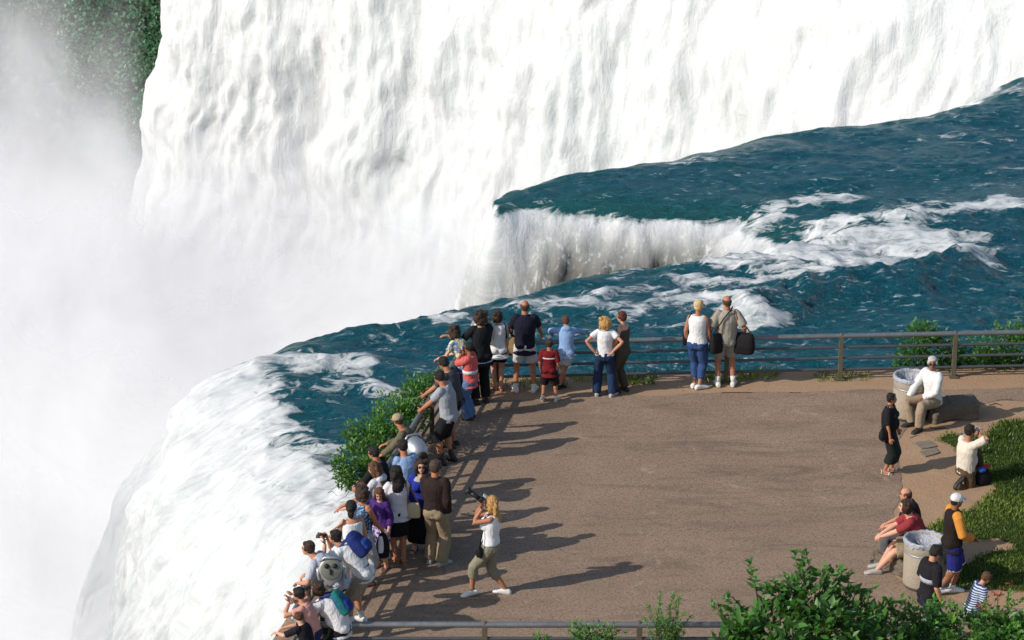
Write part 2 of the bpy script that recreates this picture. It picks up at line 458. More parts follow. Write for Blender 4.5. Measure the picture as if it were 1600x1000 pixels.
        if spec.get('hood'):
            t.ell(N - fw(lean2, RX) * .05 * H - dirn(lean2) * .005 * H, (.07 * H, .04 * H, .045 * H))
        g = link(name, rough(t.voxel(vox, 2), .0065, 7, .8), spec['m'], root)
        if spec.get('sleeve_m'):
            q = MB()
            for s in 'LR': arm(q, s, off * 1.1, sl, spec.get('sflare', .006))
            q.skin('sleeve', spec['sleeve_m'], g, vox, 2)
        for z, hh, mm in spec.get('bands', ()):                   # coloured bands round the chest
            q = MB(); c0 = W.lerp(C, z); rr = X.lerp(RX, .6).normalized(); d = dirn(lean * .7)
            k = 1.07
            w0 = (prof[2][1] * (1 - z) + prof[3][1] * z) * H; w1 = (prof[2][2] * (1 - z) + prof[3][2] * z) * H
            q.loft([ring(c0 - d * hh, rr, fw(lean * .7, rr), (w0 + off) * k, (w1 + off) * k + (.012 if fem else .004)), ring(c0 + d * hh, rr, fw(lean * .7, rr), (w0 + off) * k, (w1 + off) * k + (.012 if fem else .004))])
            q.build('band', mm, g)
        return g
    if top: garment(top.get('name', 'shirt'), top)
    if coat: garment(coat.get('name', 'jacket'), coat, .016)
    if bot:
        t = MB(); off = ((.014 if bot['kind'] == 'trousers' else .010) + bot.get('loose', 0.0) * .5) * H / 1.7; k = bot['kind']
        wz = bot.get('rise', .045)
        wc = P + dirn(lean * .45) * wz * H
        rs = [ring(P - Vector((0, 0, .055 * H)), X, fw(0), .088 * H + off, .064 * H + off), ring(P, X, fw(0), prof[1][1] * H + off, .074 * H + off), ring(wc, X, fw(lean * .4), (prof[1][1] * .55 + prof[2][1] * .45) * H + off * .8, .067 * H * (.6 + .4 * fat) + off * .8)]
        if k in ('skirt', 'dress'):
            hz = bot['len'] * H                                    # hem height above ground
            rr = [rs[2], rs[1]]
            for f in (.35, .7, 1.0):
                z = P.z + (hz - P.z) * f
                def at(s):
                    if z > Kn[s].z: q = (Hip[s].z - z) / max(Hip[s].z - Kn[s].z, .01); return Hip[s].lerp(Kn[s], min(max(q, 0), 1))
                    q = (Kn[s].z - z) / max(Kn[s].z - An[s].z, .01); return Kn[s].lerp(An[s], min(q, 1))
                m = (at('L') + at('R')) / 2; sp = abs(at('L').x - at('R').x) / 2; sy = abs(at('L').y - at('R').y) / 2; m.z = z
                rr.append(ring(m, X, fw(0), max(sp + .055 * H, .085 * H) + off + bot.get('flare', .01) * f, max(sy + .05 * H, .065 * H) + off + bot.get('flare', .01) * f))
            t.loft(rr)
        else:
            t.loft(rs)
            for g in (-1, 1): t.ell(P + X * g * .042 * H - fw(0) * .024 * H - Vector((0, 0, .02 * H)), (.048 * H + off * .9, .049 * H + off * .9, .06 * H))
            for s in 'LR': leg(t, s, off, bot['len'], bot.get('flare', .012))
        name = {'shorts': 'shorts', 'trousers': 'trousers', 'skirt': 'skirt', 'dress': 'skirt'}[k]
        o = link(name, rough(t.voxel(vox, 2), .006, 7, .7), bot['m'], root)
        if bot.get('side_m'):
            q = MB(); s = bot.get('side', 'R'); g = 1 if s == 'R' else -1
            for s in 'LR':
                g = 1 if s == 'R' else -1; r1 = .053 * H + off + .004
                pts = [Hip[s] + X * g * (.042 * H), Hip[s].lerp(Kn[s], .5), Hip[s].lerp(Kn[s], bot['len'] * .97)]
                lo = .035 * H + (.053 - .018 * bot['len']) * H * 0 + r1
                q.tube([Hip[s].lerp(Kn[s], f) + X * g * (.016 * H + off * .4 + bot.get('flare', .012) * f * .5) for f in (.05, .5, bot['len'] * .96)], [.036 * H, .038 * H, .033 * H], 10)
                rr_ = .053 * H - .018 * H * bot['len'] + off + bot.get('flare', .012)
                q.tube([Hip[s].lerp(Kn[s], bot['len'] - .10), Hip[s].lerp(Kn[s], bot['len'] + .01)], [rr_ + .001, rr_ + .002], 14)
            q.build('side_stripe', bot['side_m'], o)
    if belt:
        t = MB(); wc = P + dirn(lean * .4) * .05 * H
        t.loft([ring(wc - Vector((0, 0, .016)), X, fw(lean * .4), prof[1][1] * .93 * H + .016, .067 * H * (.6 + .4 * fat) + .018), ring(wc + Vector((0, 0, .016)), X, fw(lean * .4), prof[1][1] * .90 * H + .016, .065 * H * (.6 + .4 * fat) + .018)])
        t.build('belt', belt, root)
    for s in 'LR':
        fp, FM = foot_rings[s]
        if sock:
            t = MB(); t.tube([An[s], An[s].lerp(Kn[s], sock[1])], [.024 * H, .029 * H], 12); t.build('sock', sock[0], root)
        if shoe:
            sm, kind = shoe; t = MB()
            if kind == 'sandal':
                t.loft([ring(fp(0, y, -.043), FM @ X, FM @ Vector((0, 0, 1)), w * H, .006 * H, 12) for y, w in ((-.045, .018), (-.02, .024), (.03, .025), (.08, .031), (.112, .02))])
                t.tube([fp(-.03, .06, -.04), fp(-.016, .062, -.012), fp(.016, .062, -.012), fp(.03, .06, -.04)], .007 * H, 6)
                t.tube([fp(-.024, -.02, -.04), fp(-.024, -.03, .0), fp(0, -.045, .005), fp(.024, -.03, .0), fp(.024, -.02, -.04)], .005 * H, 6)
                t.build('sandal', sm, root)
            else:
                top_h = .048 if kind == 'shoe' else .055
                t.loft([ring(fp(0, y, -.044 + h * .5), FM @ X, FM @ Vector((0, 0, 1)), w * H, h * .56 * H, 14, .8) for y, w, h in ((-.052, .018, .035), (-.035, .026, top_h), (.0, .027, top_h + .006), (.035, .028, .045), (.085, .033, .03), (.118, .022, .02))])
                if kind == 'boot': t.tube([An[s] - Vector((0, 0, .01)), An[s].lerp(Kn[s], .38)], [.031 * H, .034 * H], 12)
                t.skin('boot' if kind == 'boot' else 'shoe', sm, root, .009, 1)
    if cap:
        t = MB(); t.ell(hp_(0, -.006, .026), (.058 * hs, .067 * hs, .053 * hs), HM)
        t.skin('cap', cap, root, .01, 2)
        c = root.children[-1]; t = MB()
        t.loft([[hp_(x * k, .035 + y * .055, .028 - .004 - abs(x) * 3 * .004 + dz) for x, y in ((-.046, 0), (-.04, .5), (-.02, 1), (.02, 1), (.04, .5), (.046, 0))] for k, dz in ((1, -.004), (1, .003))])
        t.build('brim', cap, c)
    if glasses:
        t = MB()
        for g in (-1, 1):
            t.ell(hp_(g * .019, .056, .003), (.018 * hs, .005 * hs, .012 * hs), HM)
            t.tube([hp_(g * .034, .05, .006), hp_(g * .049, .03, .004), hp_(g * .05, -.005, .002)], .003 * hs, 6)
        t.tube([hp_(-.01, .057, .006), hp_(.01, .057, .006)], .003 * hs, 6)
        t.build('sunglasses', EYE, root)
    M = Matrix.Translation((pos[0], pos[1], 0)) @ Matrix.Rotation(R(hd), 4, 'Z')
    J = {'root': root, 'M': M, 'H': H}
    for nme, d in (('sh', Sh), ('wr', Wr), ('el', El), ('hip', Hip), ('kn', Kn)):
        for s in 'LR': J[nme + s] = M @ d[s]
    for nme, v in (('P', P), ('W', W), ('C', C), ('N', N), ('HC', HC)): J[nme] = M @ v
    J['fwd'] = (M.to_3x3() @ fw(lean * .8)).normalized(); J['right'] = M.to_3x3() @ RX; J['up'] = (M.to_3x3() @ dirn(lean * .85)).normalized()
    J['face'] = (M.to_3x3() @ HM @ Vector((0, 1, 0))).normalized(); J['hp'] = lambda x, y, z: M @ hp_(x, y, z)
    PEOPLE[key] = J
    return J

# ---- things people carry
def shoulder_bag(name, label, c, size, mat, strap_from=None, strap_mat=None, rz=0.0, cat='bag', pouch=True, strap_w=.014):
    r = empty(name, c, rz, label, cat); w, d, h = size
    t = MB(); Xx, Yy = Vector((1, 0, 0)), Vector((0, 1, 0))
    t.loft([ring((0, 0, z * h), Xx, Yy, w * a, d * b, 16, .6) for z, a, b in ((-.5, .42, .42), (-.42, .5, .52), (-.1, .52, .55), (.25, .48, .42), (.5, .40, .2))])
    t.skin('bag_body', mat, r, .012, 2)
    if pouch:
        t = MB(); t.box((0, d * .5, -.08 * h), (w * .3, d * .12, h * .22)); t.build('pocket', mat, r, True, .01)
    if strap_from:
        inv = (Matrix.Translation(c) @ Matrix.Rotation(rz, 4, 'Z')).inverted()
        p = [inv @ Vector(q) for q in strap_from]
        t = MB(); t.tube([(-w * .38, 0, h * .42)] + p + [(w * .38, 0, h * .42)], strap_w, 6); t.build('strap', strap_mat or mat, r)
    return r

def backpack(label, J, mat, mat2, size=(.30, .17, .42), dz=0.0, out=.0, extra=None):
    c = J['C'] - J['fwd'] * (.075 * J['H'] + size[1] * .5 + out) + J['up'] * dz
    up, f, x = J['up'], J['fwd'], J['right']
    y = -f; x = y.cross(up).normalized()
    M4 = Matrix((x, y, up)).transposed().to_4x4(); M4.translation = c
    r = bpy.data.objects.new('backpack', None); COL.objects.link(r); r.matrix_world = M4; tag(r, label, 'backpack')
    w, d, h = size; t = MB(); Xx, Yy = Vector((1, 0, 0)), Vector((0, 1, 0))
    t.loft([ring((0, 0, z * h), Xx, Yy, w * a, d * b, 18, .62) for z, a, b in ((-.5, .40, .35), (-.44, .5, .52), (-.05, .52, .56), (.3, .46, .45), (.46, .33, .3), (.5, .2, .18))])
    t.skin('pack_body', mat, r, .012, 2)
    t = MB(); t.loft([ring((0, d * .45, z * h), Xx, Yy, w * a, d * b, 14, .6) for z, a, b in ((-.4, .3, .15), (-.33, .36, .28), (-.1, .36, .28), (.02, .28, .12))]); t.skin('pocket', mat2, r, .011, 2)
    inv = M4.inverted(); t = MB()
    for s, g in (('shL', -1), ('shR', 1)):
        q = J[s].lerp(J['N'], .42)
        t.tube([inv @ v for v in (c + up * h * .42 + x * 0 + (q - J['N']) * .6, q - f * .05 + up * .055, q + up * .062, q + f * .075 + up * .01, J['C'].lerp(J[s], .5) + f * .085, J['W'].lerp(J[s], .35) - f * .03)], .017, 6)
    t.build('strap', mat2, r)
    return r

def camera_thing(label, c, face, kind='camera'):
    f = Vector(face).normalized(); x = f.cross(Vector((0, 0, 1))).normalized(); u = x.cross(f)
    M4 = Matrix((x, f, u)).transposed().to_4x4(); M4.translation = c
    r = bpy.data.objects.new('binoculars' if kind == 'binoculars' else 'photo_camera', None); COL.objects.link(r); r.matrix_world = M4
    tag(r, label, 'binoculars' if kind == 'binoculars' else 'camera')
    blk = plain('black_plastic', (.015, .015, .017), .4)
    if kind == 'binoculars':
        for g in (-1, 1):
            t = MB(); t.tube([(g * .032, -.06, 0), (g * .035, 0, 0), (g * .04, .03, 0), (g * .04, .085, 0)], [.017, .02, .026, .03], 12); t.build('barrel', blk, r)
        t = MB(); t.box((0, 0, 0), (.02, .025, .012)); t.build('hinge', blk, r, True, .004)
    elif kind == 'small':
        t = MB(); t.box((0, 0, 0), (.06, .018, .035)); t.build('camera_body', plain('silver_plastic', (.5, .5, .5), .35, .3), r, True, .006)
        t = MB(); t.tube([(.01, .015, 0), (.01, .04, 0)], .02, 12); t.build('lens', blk, r)
    else:
        t = MB(); t.box((0, 0, 0), (.075, .03, .05)); t.box((0, .005, .058), (.026, .022, .014)); t.build('camera_body', blk, r, True, .006)
        t = MB(); t.tube([(0, .02, -.005), (0, .10, -.005), (0, .2, -.005)], [.036, .04, .042], 14); t.build('lens', blk, r)
        t = MB(); t.tube([(0, .2, -.005), (0, .215, -.005), (0, .27, -.005)], [.044, .05, .082], 14); t.build('lens_hood', blk, r)
        t = MB(); t.box((0, -.02, .085), (.035, .035, .016)); t.build('flash', plain('silver_plastic', (.5, .5, .5), .35, .3), r, True, .005)
    return r

# ------------------------------------------------------------------ render, light, sky, camera
S.render.engine = 'CYCLES'
S.cycles.use_denoising = True
S.cycles.max_bounces = 8; S.cycles.diffuse_bounces = 5; S.cycles.glossy_bounces = 2
S.cycles.transparent_max_bounces = 24; S.cycles.transmission_bounces = 2
S.view_settings.view_transform = 'Standard'; S.view_settings.look = 'None'; S.view_settings.exposure = 0
SUN_EL, SUN_AZ = R(33), R(246)            # azimuth clockwise from +Y: the sun stands to the left, a little behind the camera
sdir = Vector((math.sin(SUN_AZ) * math.cos(SUN_EL), math.cos(SUN_AZ) * math.cos(SUN_EL), math.sin(SUN_EL)))
w = bpy.data.worlds.new('World'); S.world = w; w.use_nodes = True
nt = w.node_tree; sky = nt.nodes.new('ShaderNodeTexSky'); sky.sky_type = 'NISHITA'; sky.sun_disc = False
sky.sun_elevation = SUN_EL; sky.sun_rotation = SUN_AZ
bg = nt.nodes['Background']; nt.links.new(sky.outputs[0], bg.inputs[0]); bg.inputs[1].default_value = .135
sl = bpy.data.lights.new('sun', 'SUN'); sl.energy = 4.25; sl.angle = R(.5); sl.color = (1, .935, .86)
so = bpy.data.objects.new('sun', sl); COL.objects.link(so); so.rotation_euler = sdir.to_track_quat('Z', 'Y').to_euler()
cam = bpy.data.cameras.new('camera'); cam.lens = CF / 1600 * 36; cam.sensor_width = 36; cam.clip_end = 6000; cam.clip_start = .5
co = bpy.data.objects.new('camera', cam); COL.objects.link(co); co.location = (0, 0, CH); co.rotation_euler = (PI / 2 - CP, 0, 0); S.camera = co

# ------------------------------------------------------------------ plan geometry
def poly_sd(px, py, poly):
    """signed distance to a closed polygon, negative inside; index of nearest edge"""
    d = np.full(px.shape, 1e9); idx = np.zeros(px.shape, int); ins = np.zeros(px.shape, bool)
    n = len(poly)
    for i in range(n):
        ax, ay = poly[i][0], poly[i][1]; bx, by = poly[(i + 1) % n][0], poly[(i + 1) % n][1]
        ex, ey = bx - ax, by - ay
        t = np.clip(((px - ax) * ex + (py - ay) * ey) / (ex * ex + ey * ey + 1e-12), 0, 1)
        q = np.hypot(px - ax - t * ex, py - ay - t * ey)
        m = q < d; d = np.where(m, q, d); idx = np.where(m, i, idx)
        c = ((ay > py) != (by > py)) & (px < ex * (py - ay) / (ey + 1e-15) + ax); ins ^= c
    return np.where(ins, -d, d), idx
def snap(X, Y, sd, band):
    gy, gx = np.gradient(sd, Y[:, 0], X[0]); gl = np.hypot(gx, gy) + 1e-6
    k = np.where((sd > 0) & (sd < band), sd, 0)
    return X - gx / gl * k, Y - gy / gl * k
def line_d(px, py, pts):
    d = np.full(px.shape, 1e9)
    for a, b in zip(pts[:-1], pts[1:]):
        ex, ey = b[0] - a[0], b[1] - a[1]
        t = np.clip(((px - a[0]) * ex + (py - a[1]) * ey) / (ex * ex + ey * ey + 1e-12), 0, 1)
        d = np.minimum(d, np.hypot(px - a[0] - t * ex, py - a[1] - t * ey))
    return d
def grid_mesh(name, X, Y, Z, keep=None, attrs=None):
    ny, nx = X.shape
    co = np.stack([X, Y, Z], -1).reshape(-1, 3)
    i = np.arange((ny - 1) * (nx - 1)); r = i // (nx - 1); c = i % (nx - 1); a = r * nx + c
    q = np.stack([a, a + 1, a + nx + 1, a + nx], 1)
    if keep is not None: q = q[keep.reshape(-1)[q].all(1)]
    used = np.zeros(len(co), bool); used[q.reshape(-1)] = True
    mp = np.cumsum(used) - 1; q = mp[q]; co = co[used]
    me = bpy.data.meshes.new(name)
    me.vertices.add(len(co)); me.vertices.foreach_set('co', co.reshape(-1).astype(np.float32))
    me.loops.add(q.size); me.loops.foreach_set('vertex_index', q.reshape(-1).astype(np.int32))
    me.polygons.add(len(q)); me.polygons.foreach_set('loop_start', (np.arange(len(q)) * 4).astype(np.int32))
    me.update(calc_edges=True); me.validate()
    for k, v in (attrs or {}).items():
        at = me.attributes.new(k, 'FLOAT', 'POINT'); at.data.foreach_set('value', v.reshape(-1)[used].astype(np.float32))
    return me

RAIL_H = .87
bl = G(652, 655, RAIL_H); bl2 = G(437, 990, RAIL_H)
LD = (Vector((bl.x, bl.y)) - Vector((bl2.x, bl2.y))).normalized()          # along the left rail, away from the camera
YB = G(1312, 524, RAIL_H).y                                                 # back rail line
BK = (G(1490, 522, RAIL_H).y - G(910, 534, RAIL_H).y) / (G(1490, 522, RAIL_H).x - G(910, 534, RAIL_H).x)
def back_y(x): return G(1312, 525, RAIL_H).y + BK * (x - G(1312, 525, RAIL_H).x)
def left_x(y): return bl.x + (y - bl.y) * LD.x / LD.y
corner = Vector((left_x(back_y(-.8)), back_y(-.8)))
YF = G(756, 976, RAIL_H).y
fcorner = Vector((left_x(YF), YF))

# ------------------------------------------------------------------ terrace
def terrace_poly(o):
    return [(left_x(YF - 6) - o, YF - 6), (left_x(corner.y) - o, corner.y + o * .6), (-.4, corner.y + o), (14, back_y(14) + o), (30, back_y(30) + o), (30, 28), (left_x(30) - o, 28)]
t = NT('dirt'); v = t.coord(); f = t.noise(v, 1.3, 6, .65); g = t.noise(v, 16, 5, .7)
col = t.mix(f, (.38, .235, .135), (.52, .36, .225)); col = t.mix(t.math('MULTIPLY', g, .5), col, (.27, .155, .09))
M_DIRT = t.done(t.bsdf(col, .95, normal=t.bump(t.math('ADD', g, t.noise(v, 60, 3)), .7, .03), spec=.15))
t = NT('asphalt'); v = t.coord(); f = t.noise(v, .55, 6, .62, .6); g = t.noise(v, 95, 3, .8); s1 = t.noise(t.coord((.35, 1.6, 1)), 1.2, 5, .65, 1.0)
gg = t.noise(v, 26, 4, .8)
col = t.mix(f, (.235, .165, .112), (.41, .295, .205)); col = t.mix(t.ramp(s1, [(.5, (0, 0, 0)), (.75, (.55, .55, .55))]), col, (.095, .064, .047))
col = t.mix(t.ramp(gg, [(.34, (.7,) * 3), (.54, (0,) * 3)]), col, (.085, .055, .040)); col = t.mix(t.ramp(g, [(.55, (0,) * 3), (.8, (.5,) * 3)]), col, (.34, .26, .20))
st_ = t.ramp(t.noise(v, 1.1, 6, .7, 1.5), [(.60, (0,) * 3), (.68, (.55,) * 3)]); col = t.mix(st_, col, (.44, .33, .245))
st_ = t.ramp(t.noise(t.coord((.6, 1, 1), (0, 0, .5)), 2.3, 7, .75, 2.0), [(.62, (0,) * 3), (.72, (.7,) * 3)]); col = t.mix(st_, col, (.10, .07, .05))
vr = t.n('ShaderNodeTexVoronoi', feature='DISTANCE_TO_EDGE', i_Scale=.35, i_Randomness=1.0)
dv = t.n('ShaderNodeVectorMath', operation='ADD'); nz = t.n('ShaderNodeTexNoise', i_Scale=1.5, i_Detail=4.0); t.l(v, nz.inputs['Vector']); t.l(v, dv.inputs[0]); t.l(nz.outputs['Color'], dv.inputs[1]); t.l(dv.outputs[0], vr.inputs['Vector'])
crk = t.ramp(vr.outputs['Distance'], [(.0, (.45,) * 3), (.008, (0,) * 3)]); crk = t.math('MULTIPLY', crk, t.ramp(t.noise(v, .5, 2), [(.56, (0,) * 3), (.66, (1,) * 3)]))
col = t.mix(crk, col, (.05, .032, .024))
M_ASPH = t.done(t.bsdf(col, .93, normal=t.bump(t.math('ADD', g, gg), .8, .012), spec=.2))
xs = np.arange(-6, 18, .07); ys = np.arange(31, 53, .07); X, Y = np.meshgrid(xs, ys)
sd, _ = poly_sd(X, Y, terrace_poly(.55))
n1 = fbm(X * 1.2, Y * 1.2, oct=5, seed=3) - .5
dirt_px = [(1900, 625), (1600, 629), (1530, 633), (1475, 641), (1432, 658), (1408, 690), (1413, 730), (1413, 770), (1404, 800), (1400, 850), (1408, 900), (1470, 925), (1520, 945), (1600, 948), (1900, 950)]
dirt_poly = [G(*q)[:2] for q in dirt_px]
lawn_px = [(1900, 640), (1600, 655), (1555, 662), (1535, 679), (1482, 680), (1468, 690), (1492, 704), (1512, 735), (1545, 765), (1530, 796), (1480, 812), (1438, 830), (1446, 846), (1505, 846), (1560, 842), (1572, 856), (1525, 872), (1502, 890), (1498, 918), (1600, 922), (1900, 930)]
lawn_poly = [G(*q)[:2] for q in lawn_px]
sdd, _ = poly_sd(X, Y, dirt_poly); sdl, _ = poly_sd(X, Y, lawn_poly)
Xs, Ys = snap(X, Y, sd, .1)
me = grid_mesh('ground', Xs, Ys, -.008 + .010 * smoothstep(.5, .25, sdd) + .006 * (n1) * smoothstep(.2, -.3, sdd) + .05 * np.clip(fbm(X * 3, Y * 3, seed=8) - .55, 0, 1) * smoothstep(0, -.4, sdd), sd < .1, None)
tag(link('ground', me, M_DIRT), kind='structure')
bs = back_y(0) + BK * X
edge = (Y - (back_y(0) + BK * X)) + .62 + n1 * .35 + .25 * smoothstep(-4, 3, -X) * 0
fld = np.maximum(np.maximum(sd + .12 + .25 * np.abs(n1), .05 + n1 * .35 - sdd), edge); Xs, Ys = snap(X, Y, fld, .1); keep = fld < .1
me = grid_mesh('terrace_pavement', Xs, Ys, .009 + .004 * (fbm(X * .4, Y * .4, seed=5) - .5), keep)
tag(link('terrace_pavement', me, M_ASPH), kind='structure')
t = NT('lawn'); v = t.coord(); f = t.noise(v, 2.2, 5, .6); g = t.noise(v, 40, 3)
M_LAWN = t.done(t.bsdf(t.mix(t.math('MULTIPLY', f, g), (.016, .036, .008), (.09, .105, .03)), .95, normal=t.bump(g, .8, .03), spec=.1))
me = grid_mesh('lawn', X, Y, .02 + .03 * (fbm(X, Y, seed=4) - .3), (sdl < .0 + n1 * .5) & (sd < 0))
tag(link('lawn', me, M_LAWN), kind='structure')

# generic leaf / blade mesh
def leaf_mesh(name, c, d, n, ln, wd, tone, fold=.25, curl=0.0):
    """c base points, d leaf directions, n normals; one folded diamond each"""
    k = len(c); d = d / np.linalg.norm(d, axis=1, keepdims=True)
    n = n - d * (n * d).sum(1, keepdims=True); n /= np.linalg.norm(n, axis=1, keepdims=True) + 1e-9
    s = np.cross(d, n); ln = ln[:, None]; wd = wd[:, None]
    b = c; m = c + d * ln * .45 - n * ln * fold * .25; l = c + d * ln * .42 + s * wd * .5 + n * ln * fold * .12; r = c + d * ln * .42 - s * wd * .5 + n * ln * fold * .12; tp = c + d * ln - n * ln * (curl + fold * .3)
    co = np.stack([b, l, tp, r, m], 1).reshape(-1, 3)
    i = np.arange(k)[:, None] * 5
    f = np.concatenate([i + [0, 4, 1], i + [1, 4, 2], i + [0, 3, 4], i + [3, 2, 4]], 0)
    me = bpy.data.meshes.new(name); me.vertices.add(len(co)); me.vertices.foreach_set('co', co.reshape(-1).astype(np.float32))
    me.loops.add(f.size); me.loops.foreach_set('vertex_index', f.reshape(-1).astype(np.int32))
    me.polygons.add(len(f)); me.polygons.foreach_set('loop_start', (np.arange(len(f)) * 3).astype(np.int32))
    me.update(calc_edges=True)
    at = me.attributes.new('tone', 'FLOAT', 'POINT'); at.data.foreach_set('value', np.repeat(tone, 5).astype(np.float32))
    return me
def leaf_mat(name, dark, light, tr=.35):
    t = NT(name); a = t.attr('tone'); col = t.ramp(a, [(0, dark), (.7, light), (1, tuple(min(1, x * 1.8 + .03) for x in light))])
    p = t.bsdf(col, .42, spec=.4); q = t.n('ShaderNodeBsdfTranslucent'); t.l(t.mix(.5, col, (.16, .24, .02)), q.inputs['Color'])
    m = t.n('ShaderNodeMixShader', i_Fac=tr); t.l(p, m.inputs[1]); t.l(q.outputs[0], m.inputs[2]); return t.done(m.outputs[0])
M_LEAF = leaf_mat('leaf', (.014, .062, .008), (.085, .24, .028)); M_LEAF2 = leaf_mat('leaf_dark', (.008, .040, .008), (.065, .19, .03)); M_BARK = plain('bark', (.07, .05, .035), .9, scale=30, bump=.6)
M_GRASS = leaf_mat('grass_blade', (.04, .085, .010), (.21, .28, .045), .3)
def rnd_unit(n):
    v = rng.normal(size=(n, 3)); return v / np.linalg.norm(v, axis=1, keepdims=True)

# grass on the lawn and rough grass along the bank
def grass(label, n, inside, box, hmin, hmax, z=.02):
    px = rng.uniform(box[0], box[1], n); py = rng.uniform(box[2], box[3], n); k = inside(px, py); px, py = px[k], py[k]; n = len(px)
    d = rng.normal(size=(n, 3)) * .45; d[:, 2] = 1
    h = rng.uniform(hmin, hmax, n) * (.5 + fbm(px * .9, py * .9, seed=2))
    tone = np.clip(fbm(px * .8, py * .8, seed=6) * 1.5 - .45 + rng.normal(0, .16, n), 0, 1)
    me = leaf_mesh('grass', np.stack([px, py, np.full(n, z)], 1), d, rnd_unit(n), h, h * .22, tone, .1, .15)
    return tag(link('grass', me, M_GRASS, smooth=False), label, 'grass', None, 'stuff')
def in_lawn(px, py):
    s, _ = poly_sd(px, py, lawn_poly); return s < (fbm(px * 1.2, py * 1.2, oct=5, seed=3) - .5) * .5 + .02
grass('short green lawn grass with worn edges beside the dirt', 90000, in_lawn, (6.0, 13, 40, 50), .035, .085)
grass('scruffy grass and weeds along the river bank behind the back railing', 9000,
      lambda a, b: (b > back_y(0) + BK * a - .12) & (b < back_y(0) + BK * a + .5) & (vnoise(a * 1.3, b * 1.3, a * 0, 9) > .42) & (a > -.8) & (a < 6.8), (-.8, 14, corner.y - .3, corner.y + 1.2), .05, .15, -.01)

# cliff under the terrace
t = NT('rock'); v = t.coord(); f = t.noise(v, 1.5, 8, .65); M_ROCK = t.done(t.bsdf(t.mix(f, (.05, .04, .03), (.20, .17, .13)), .9, normal=t.bump(f, .9, .15), spec=.2))
pl = [(left_x(28) - .5, 28), (left_x(YF) - .5, YF), (left_x(47) - .5, 47), (corner.x - .5, corner.y + .3), (-.4, corner.y + .53), (14, back_y(14) + .53), (30, back_y(30) + .53)]
cl = []
for a, b in zip(pl[:-1], pl[1:]):
    m = max(2, int(math.dist(a, b) / .35))
    cl += [(a[0] + (b[0] - a[0]) * i / m, a[1] + (b[1] - a[1]) * i / m) for i in range(m)]
cl.append(pl[-1]); cx = np.array([c[0] for c in cl]); cy = np.array([c[1] for c in cl])
zz = np.concatenate([np.linspace(0, -3, 12), np.linspace(-4, -45, 24)])
CX, ZZ = np.meshgrid(cx, zz); CY, _ = np.meshgrid(cy, zz)
nn = fbm(CX * .7, CY * .7, ZZ * .7, 4, 12) - .5
tag(link('cliff', grid_mesh('cliff', CX + nn * .5 * smoothstep(0, -1, ZZ), CY + nn * .5 * smoothstep(0, -1, ZZ), ZZ - .015), M_ROCK), kind='structure')

# ------------------------------------------------------------------ river and near falls
ZW = -1.4
lip_px = [(1600, 104), (1590, 108), (1560, 130), (1520, 150), (1450, 165), (1380, 178), (1300, 188), (1220, 195), (1150, 212), (1080, 228), (1050, 240), (960, 250), (880, 262), (800, 282), (765, 298),
          (780, 309), (850, 306), (950, 311), (1050, 315), (1150, 318), (1190, 324), (1170, 338), (1230, 352), (1285, 366), (1200, 386), (1050, 397), (950, 411), (880, 426), (800, 450), (720, 465), (600, 489), (480, 515), (400, 543), (340, 560)]
lip = [tuple(G(x, y, ZW)[:2]) for x, y in lip_px]
NL = len(lip)
tail = [(lip[-1][0] + .25, lip[-1][1] - 1.9), (-5.0, 51.0), (-4.3, 49.2), (-3.2, 47.6), (0, 47.3), (0, 48.6), (80, 48.6), (80, 110), (30, 86), (22, 81.5)]
wpoly = lip + tail
xs = np.concatenate([np.arange(-14, 17.5, .09), 17.5 + np.cumsum(np.linspace(.12, 1.6, 48))]); ys = np.arange(44.5, 86.5, .09)
X, Y = np.meshgrid(xs, ys)
sd, ix = poly_sd(X, Y, wpoly)
_A = np.array(wpoly); _B = np.roll(_A, -1, 0); _L = np.hypot(*(_B - _A).T); _S = np.concatenate([[0], np.cumsum(_L)])[:-1]
_e = (_B - _A)[ix]; _t = np.clip(((X - _A[ix][..., 0]) * _e[..., 0] + (Y - _A[ix][..., 1]) * _e[..., 1]) / (_L[ix] ** 2), 0, 1)
arc = _S[ix] + _t * _L[ix]
near_left = smoothstep(-1.5, -4.2, X) * smoothstep(66, 60, Y)
i_notch = lip_px.index((765, 298))
tip = smoothstep(1.2, -.6, X) * smoothstep(63.0, 64.5, Y) * (1 - near_left)
vel = (.75 + .75 * near_left + .5 * smoothstep(2, 8, X)) * (1 - tip) + .36 * tip
sd = sd + (fbm(X * 1.1, Y * 1.1, oct=3, seed=21) - .5) * .55 * (1 - near_left * .3)
di = np.maximum(-sd, 0); do = np.maximum(sd, 0)
edge = np.exp(-di / .7)
base = ZW - .30 * edge - (.45 + .8 * tip) * do - .545 * (do / vel) ** 2 - .05 * near_left * do ** 3
def ridged(a, b, s, o=3): return 1 - np.abs(2 * fbm(a, b, oct=o, seed=s) - 1)
wx = X + .5 * (fbm(X * .3, Y * .3, seed=31) - .5) * 4; wy = Y + (fbm(X * .25 + 9, Y * .4, seed=32) - .5) * 3
calm = 1 - .45 * smoothstep(58, 70, Y)
wav = calm * (.42 * (ridged(wx * .30, wy * .62, 41) - .6) + .22 * (ridged(wx * .9, wy * 1.7, 42) - .6) + .13 * (ridged(wx * 2.0, wy * 3.4, 43) - .6))
wav *= smoothstep(-.2, 1.0, di) * .85 + .15
